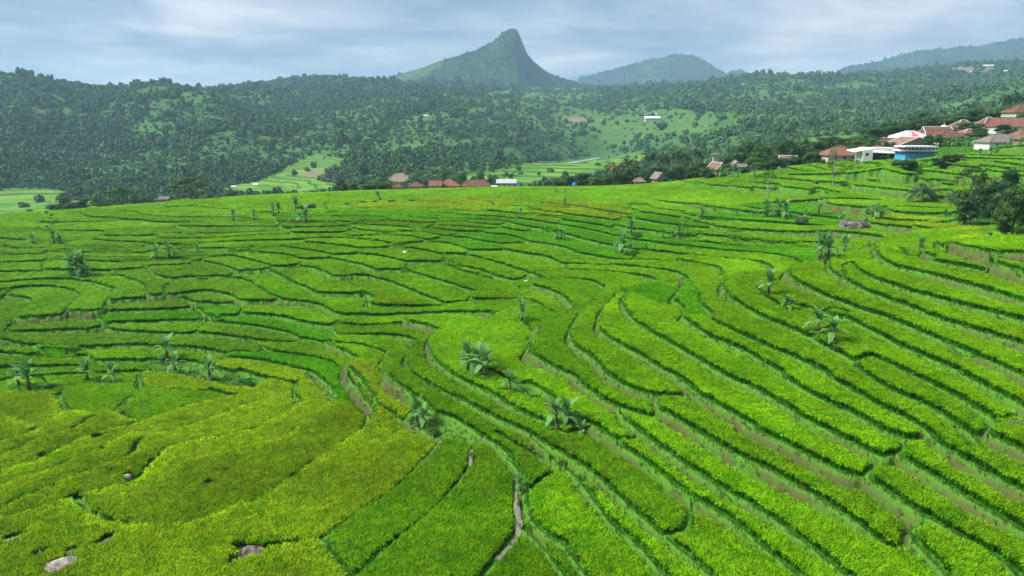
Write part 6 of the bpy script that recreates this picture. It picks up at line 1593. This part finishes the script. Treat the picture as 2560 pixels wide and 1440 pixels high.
def egret(u, v, label, rz, flying):
    p = place(u, v); o = empty('egret', (p[0], p[1], p[2] + (1.3 if flying else .72)), rz, 1.25); tag(o, label, 'bird', 'egrets over the rice')
    MB().tube([(-.34, 0, -.02), (-.2, 0, 0), (0, 0, .03), (.16, 0, .05), (.24, 0, .12), (.26, 0, .26), (.30, 0, .36), (.36, 0, .37), (.40, 0, .36)], [.01, .06, .10, .07, .035, .025, .03, .035, .012], 8).build('body', m_eg, o, True)
    MB().tube([(.39, 0, .36), (.52, 0, .34)], [.012, .003], 5).build('bill', m_bk, o)
    for sd in (-1, 1):
        if flying: MB().add([(.1, sd * .06, .08), (-.15, sd * .06, .06), (-.22, sd * .42, .22), (.02, sd * .45, .26), (-.18, sd * .72, .16)], [(0, 1, 2, 3), (3, 2, 4)]).build('wing', m_eg, o)
        else: MB().add([(.12, sd * .10, .05), (-.12, sd * .11, .07), (-.36, sd * .05, -.03), (-.1, sd * .10, -.05)], [(0, 1, 2, 3)]).build('wing', m_eg, o)
        MB().tube([(-.02, sd * .03, -.06), (-.04 if not flying else -.4, sd * .03, -.42 if not flying else -.08)], [.012, .008], 5).build('leg', m_bk, o)
egret(1013, 650, 'white egret gliding low over the paddies at centre', .6, True); egret(1315, 714, 'white egret standing in the small paddy at centre', 0.1, False)
def far_hut(u, v, wpx, hpx, roof, wall, label, kind='gable', n=0):
    q = far_point(u, v); k = mpp(q); o = empty('field_hut', tuple(q)); tag(o, label, 'hut', 'huts out in the valley')
    w = wpx * k; h = hpx * k * .6
    MB().box(-w / 2, w / 2, -w * .15, w * .15, -2, h).build('wall', wall, o); gable(o, w, w * .3, h, hpx * k * .45, roof, .5, axis='x')
    for i in range(n): MB().box(-w / 2 + (i + .3) * w / n, -w / 2 + (i + .75) * w / n, -w * .15 - .06, -w * .15 + .02, h * .15, h * .8).build('opening', W_BLK, o)
far_hut(1630, 303, 36, 11, R_WHT, W_WHT, 'long white shed with dark openings on the far slope', n=8)
for u, v, w_, h_, rf, lb in [(1636,288,12,4,R_WHT,'tiny white-roofed hut above the long shed'), (640,466,10,7,R_WHT,'white gabled hut in the valley paddies at left'), (585,470,10,5,R_WHT,'low white hut left of the gabled valley hut'), (120,507,9,5,R_TAN,'brown hut in the left valley paddies'), (1280,228,16,5,R_GRY,'grey-roofed hut below the pointed peak'), (1065,292,10,4,R_WHT,'lone white speck of a hut on the centre hill'), (1858,214,8,4,R_WHT,'white hut under the right hill crest'), (2470,170,26,6,R_WHT,'pale buildings by the bare earth on the far right hill'), (2435,180,16,6,R_TAN,'tan-roofed building by the bare earth on the far right hill'), (2520,182,20,6,R_WHT,'white building at the far right hill edge')]:
    far_hut(u, v, w_, h_, rf, W_WHT, lb)
p = place(412, 499, 246); o = empty('thatch_shelter', p); tag(o, 'low thatched shelter peeping over the left brow', 'shelter'); k = mpp(p); hw = max(ray(412, 497)[1] * p[1] - p[2], .8)
MB().box(-1.6, 1.6, -1, 1, -.5, hw).build('wall', W_BAM, o); gable(o, 3.2, 2, hw, .9, R_GRY, .4)

# ------------------------------------------------------------------ muddy irrigation ditches
m = NT('muddy_water', 0.25, 0.5); m.col(m.mix(m.noise(1.5, 4, .6), (0.10, 0.078, 0.05), (0.30, 0.27, 0.22))); M_MUD = m.m
def ditch(pts, w, label):
    q = smooth_line(np.array(pts, float), 5.0); c = cast(q[:, 0], q[:, 1]); V = []; Fq = []
    c = c[~np.isnan(c[:, 0])]
    for i in range(len(c)):
        t = c[min(i + 1, len(c) - 1)] - c[max(i - 1, 0)]; n = np.array([-t[1], t[0]]) / (np.hypot(*t) + 1e-6)
        ww = w * (.7 + .6 * vnoise(i * 1.0, 0., 3., 7)); zz = float(np.max(ground(c[i, 0] + n[0] * ww * np.array([-1, 0, 1]), c[i, 1] + n[1] * ww * np.array([-1, 0, 1]))))
        for sd in (-1, 1): V.append((*(c[i] + n * ww * sd), zz + .03))
        if i: Fq.append((2 * i - 2, 2 * i - 1, 2 * i + 1, 2 * i))
    me = np_mesh('irrigation_ditch', np.array(V), np.array(Fq), True); me.materials.append(M_MUD)
    tag(link('irrigation_ditch', me), label, 'ditch', kind='structure')
ditch([(1296,1242),(1292,1280),(1298,1320),(1290,1350),(1264,1382),(1240,1406)], .2, 'muddy ditch running down past the small banana plant')
ditch([(1106,1103),(1098,1120),(1080,1148),(1055,1172)], .16, 'narrow muddy ditch at the head of the long green fields')
ditch([(1182,1118),(1178,1150),(1176,1178)], .13, 'short muddy ditch below the dark stone')
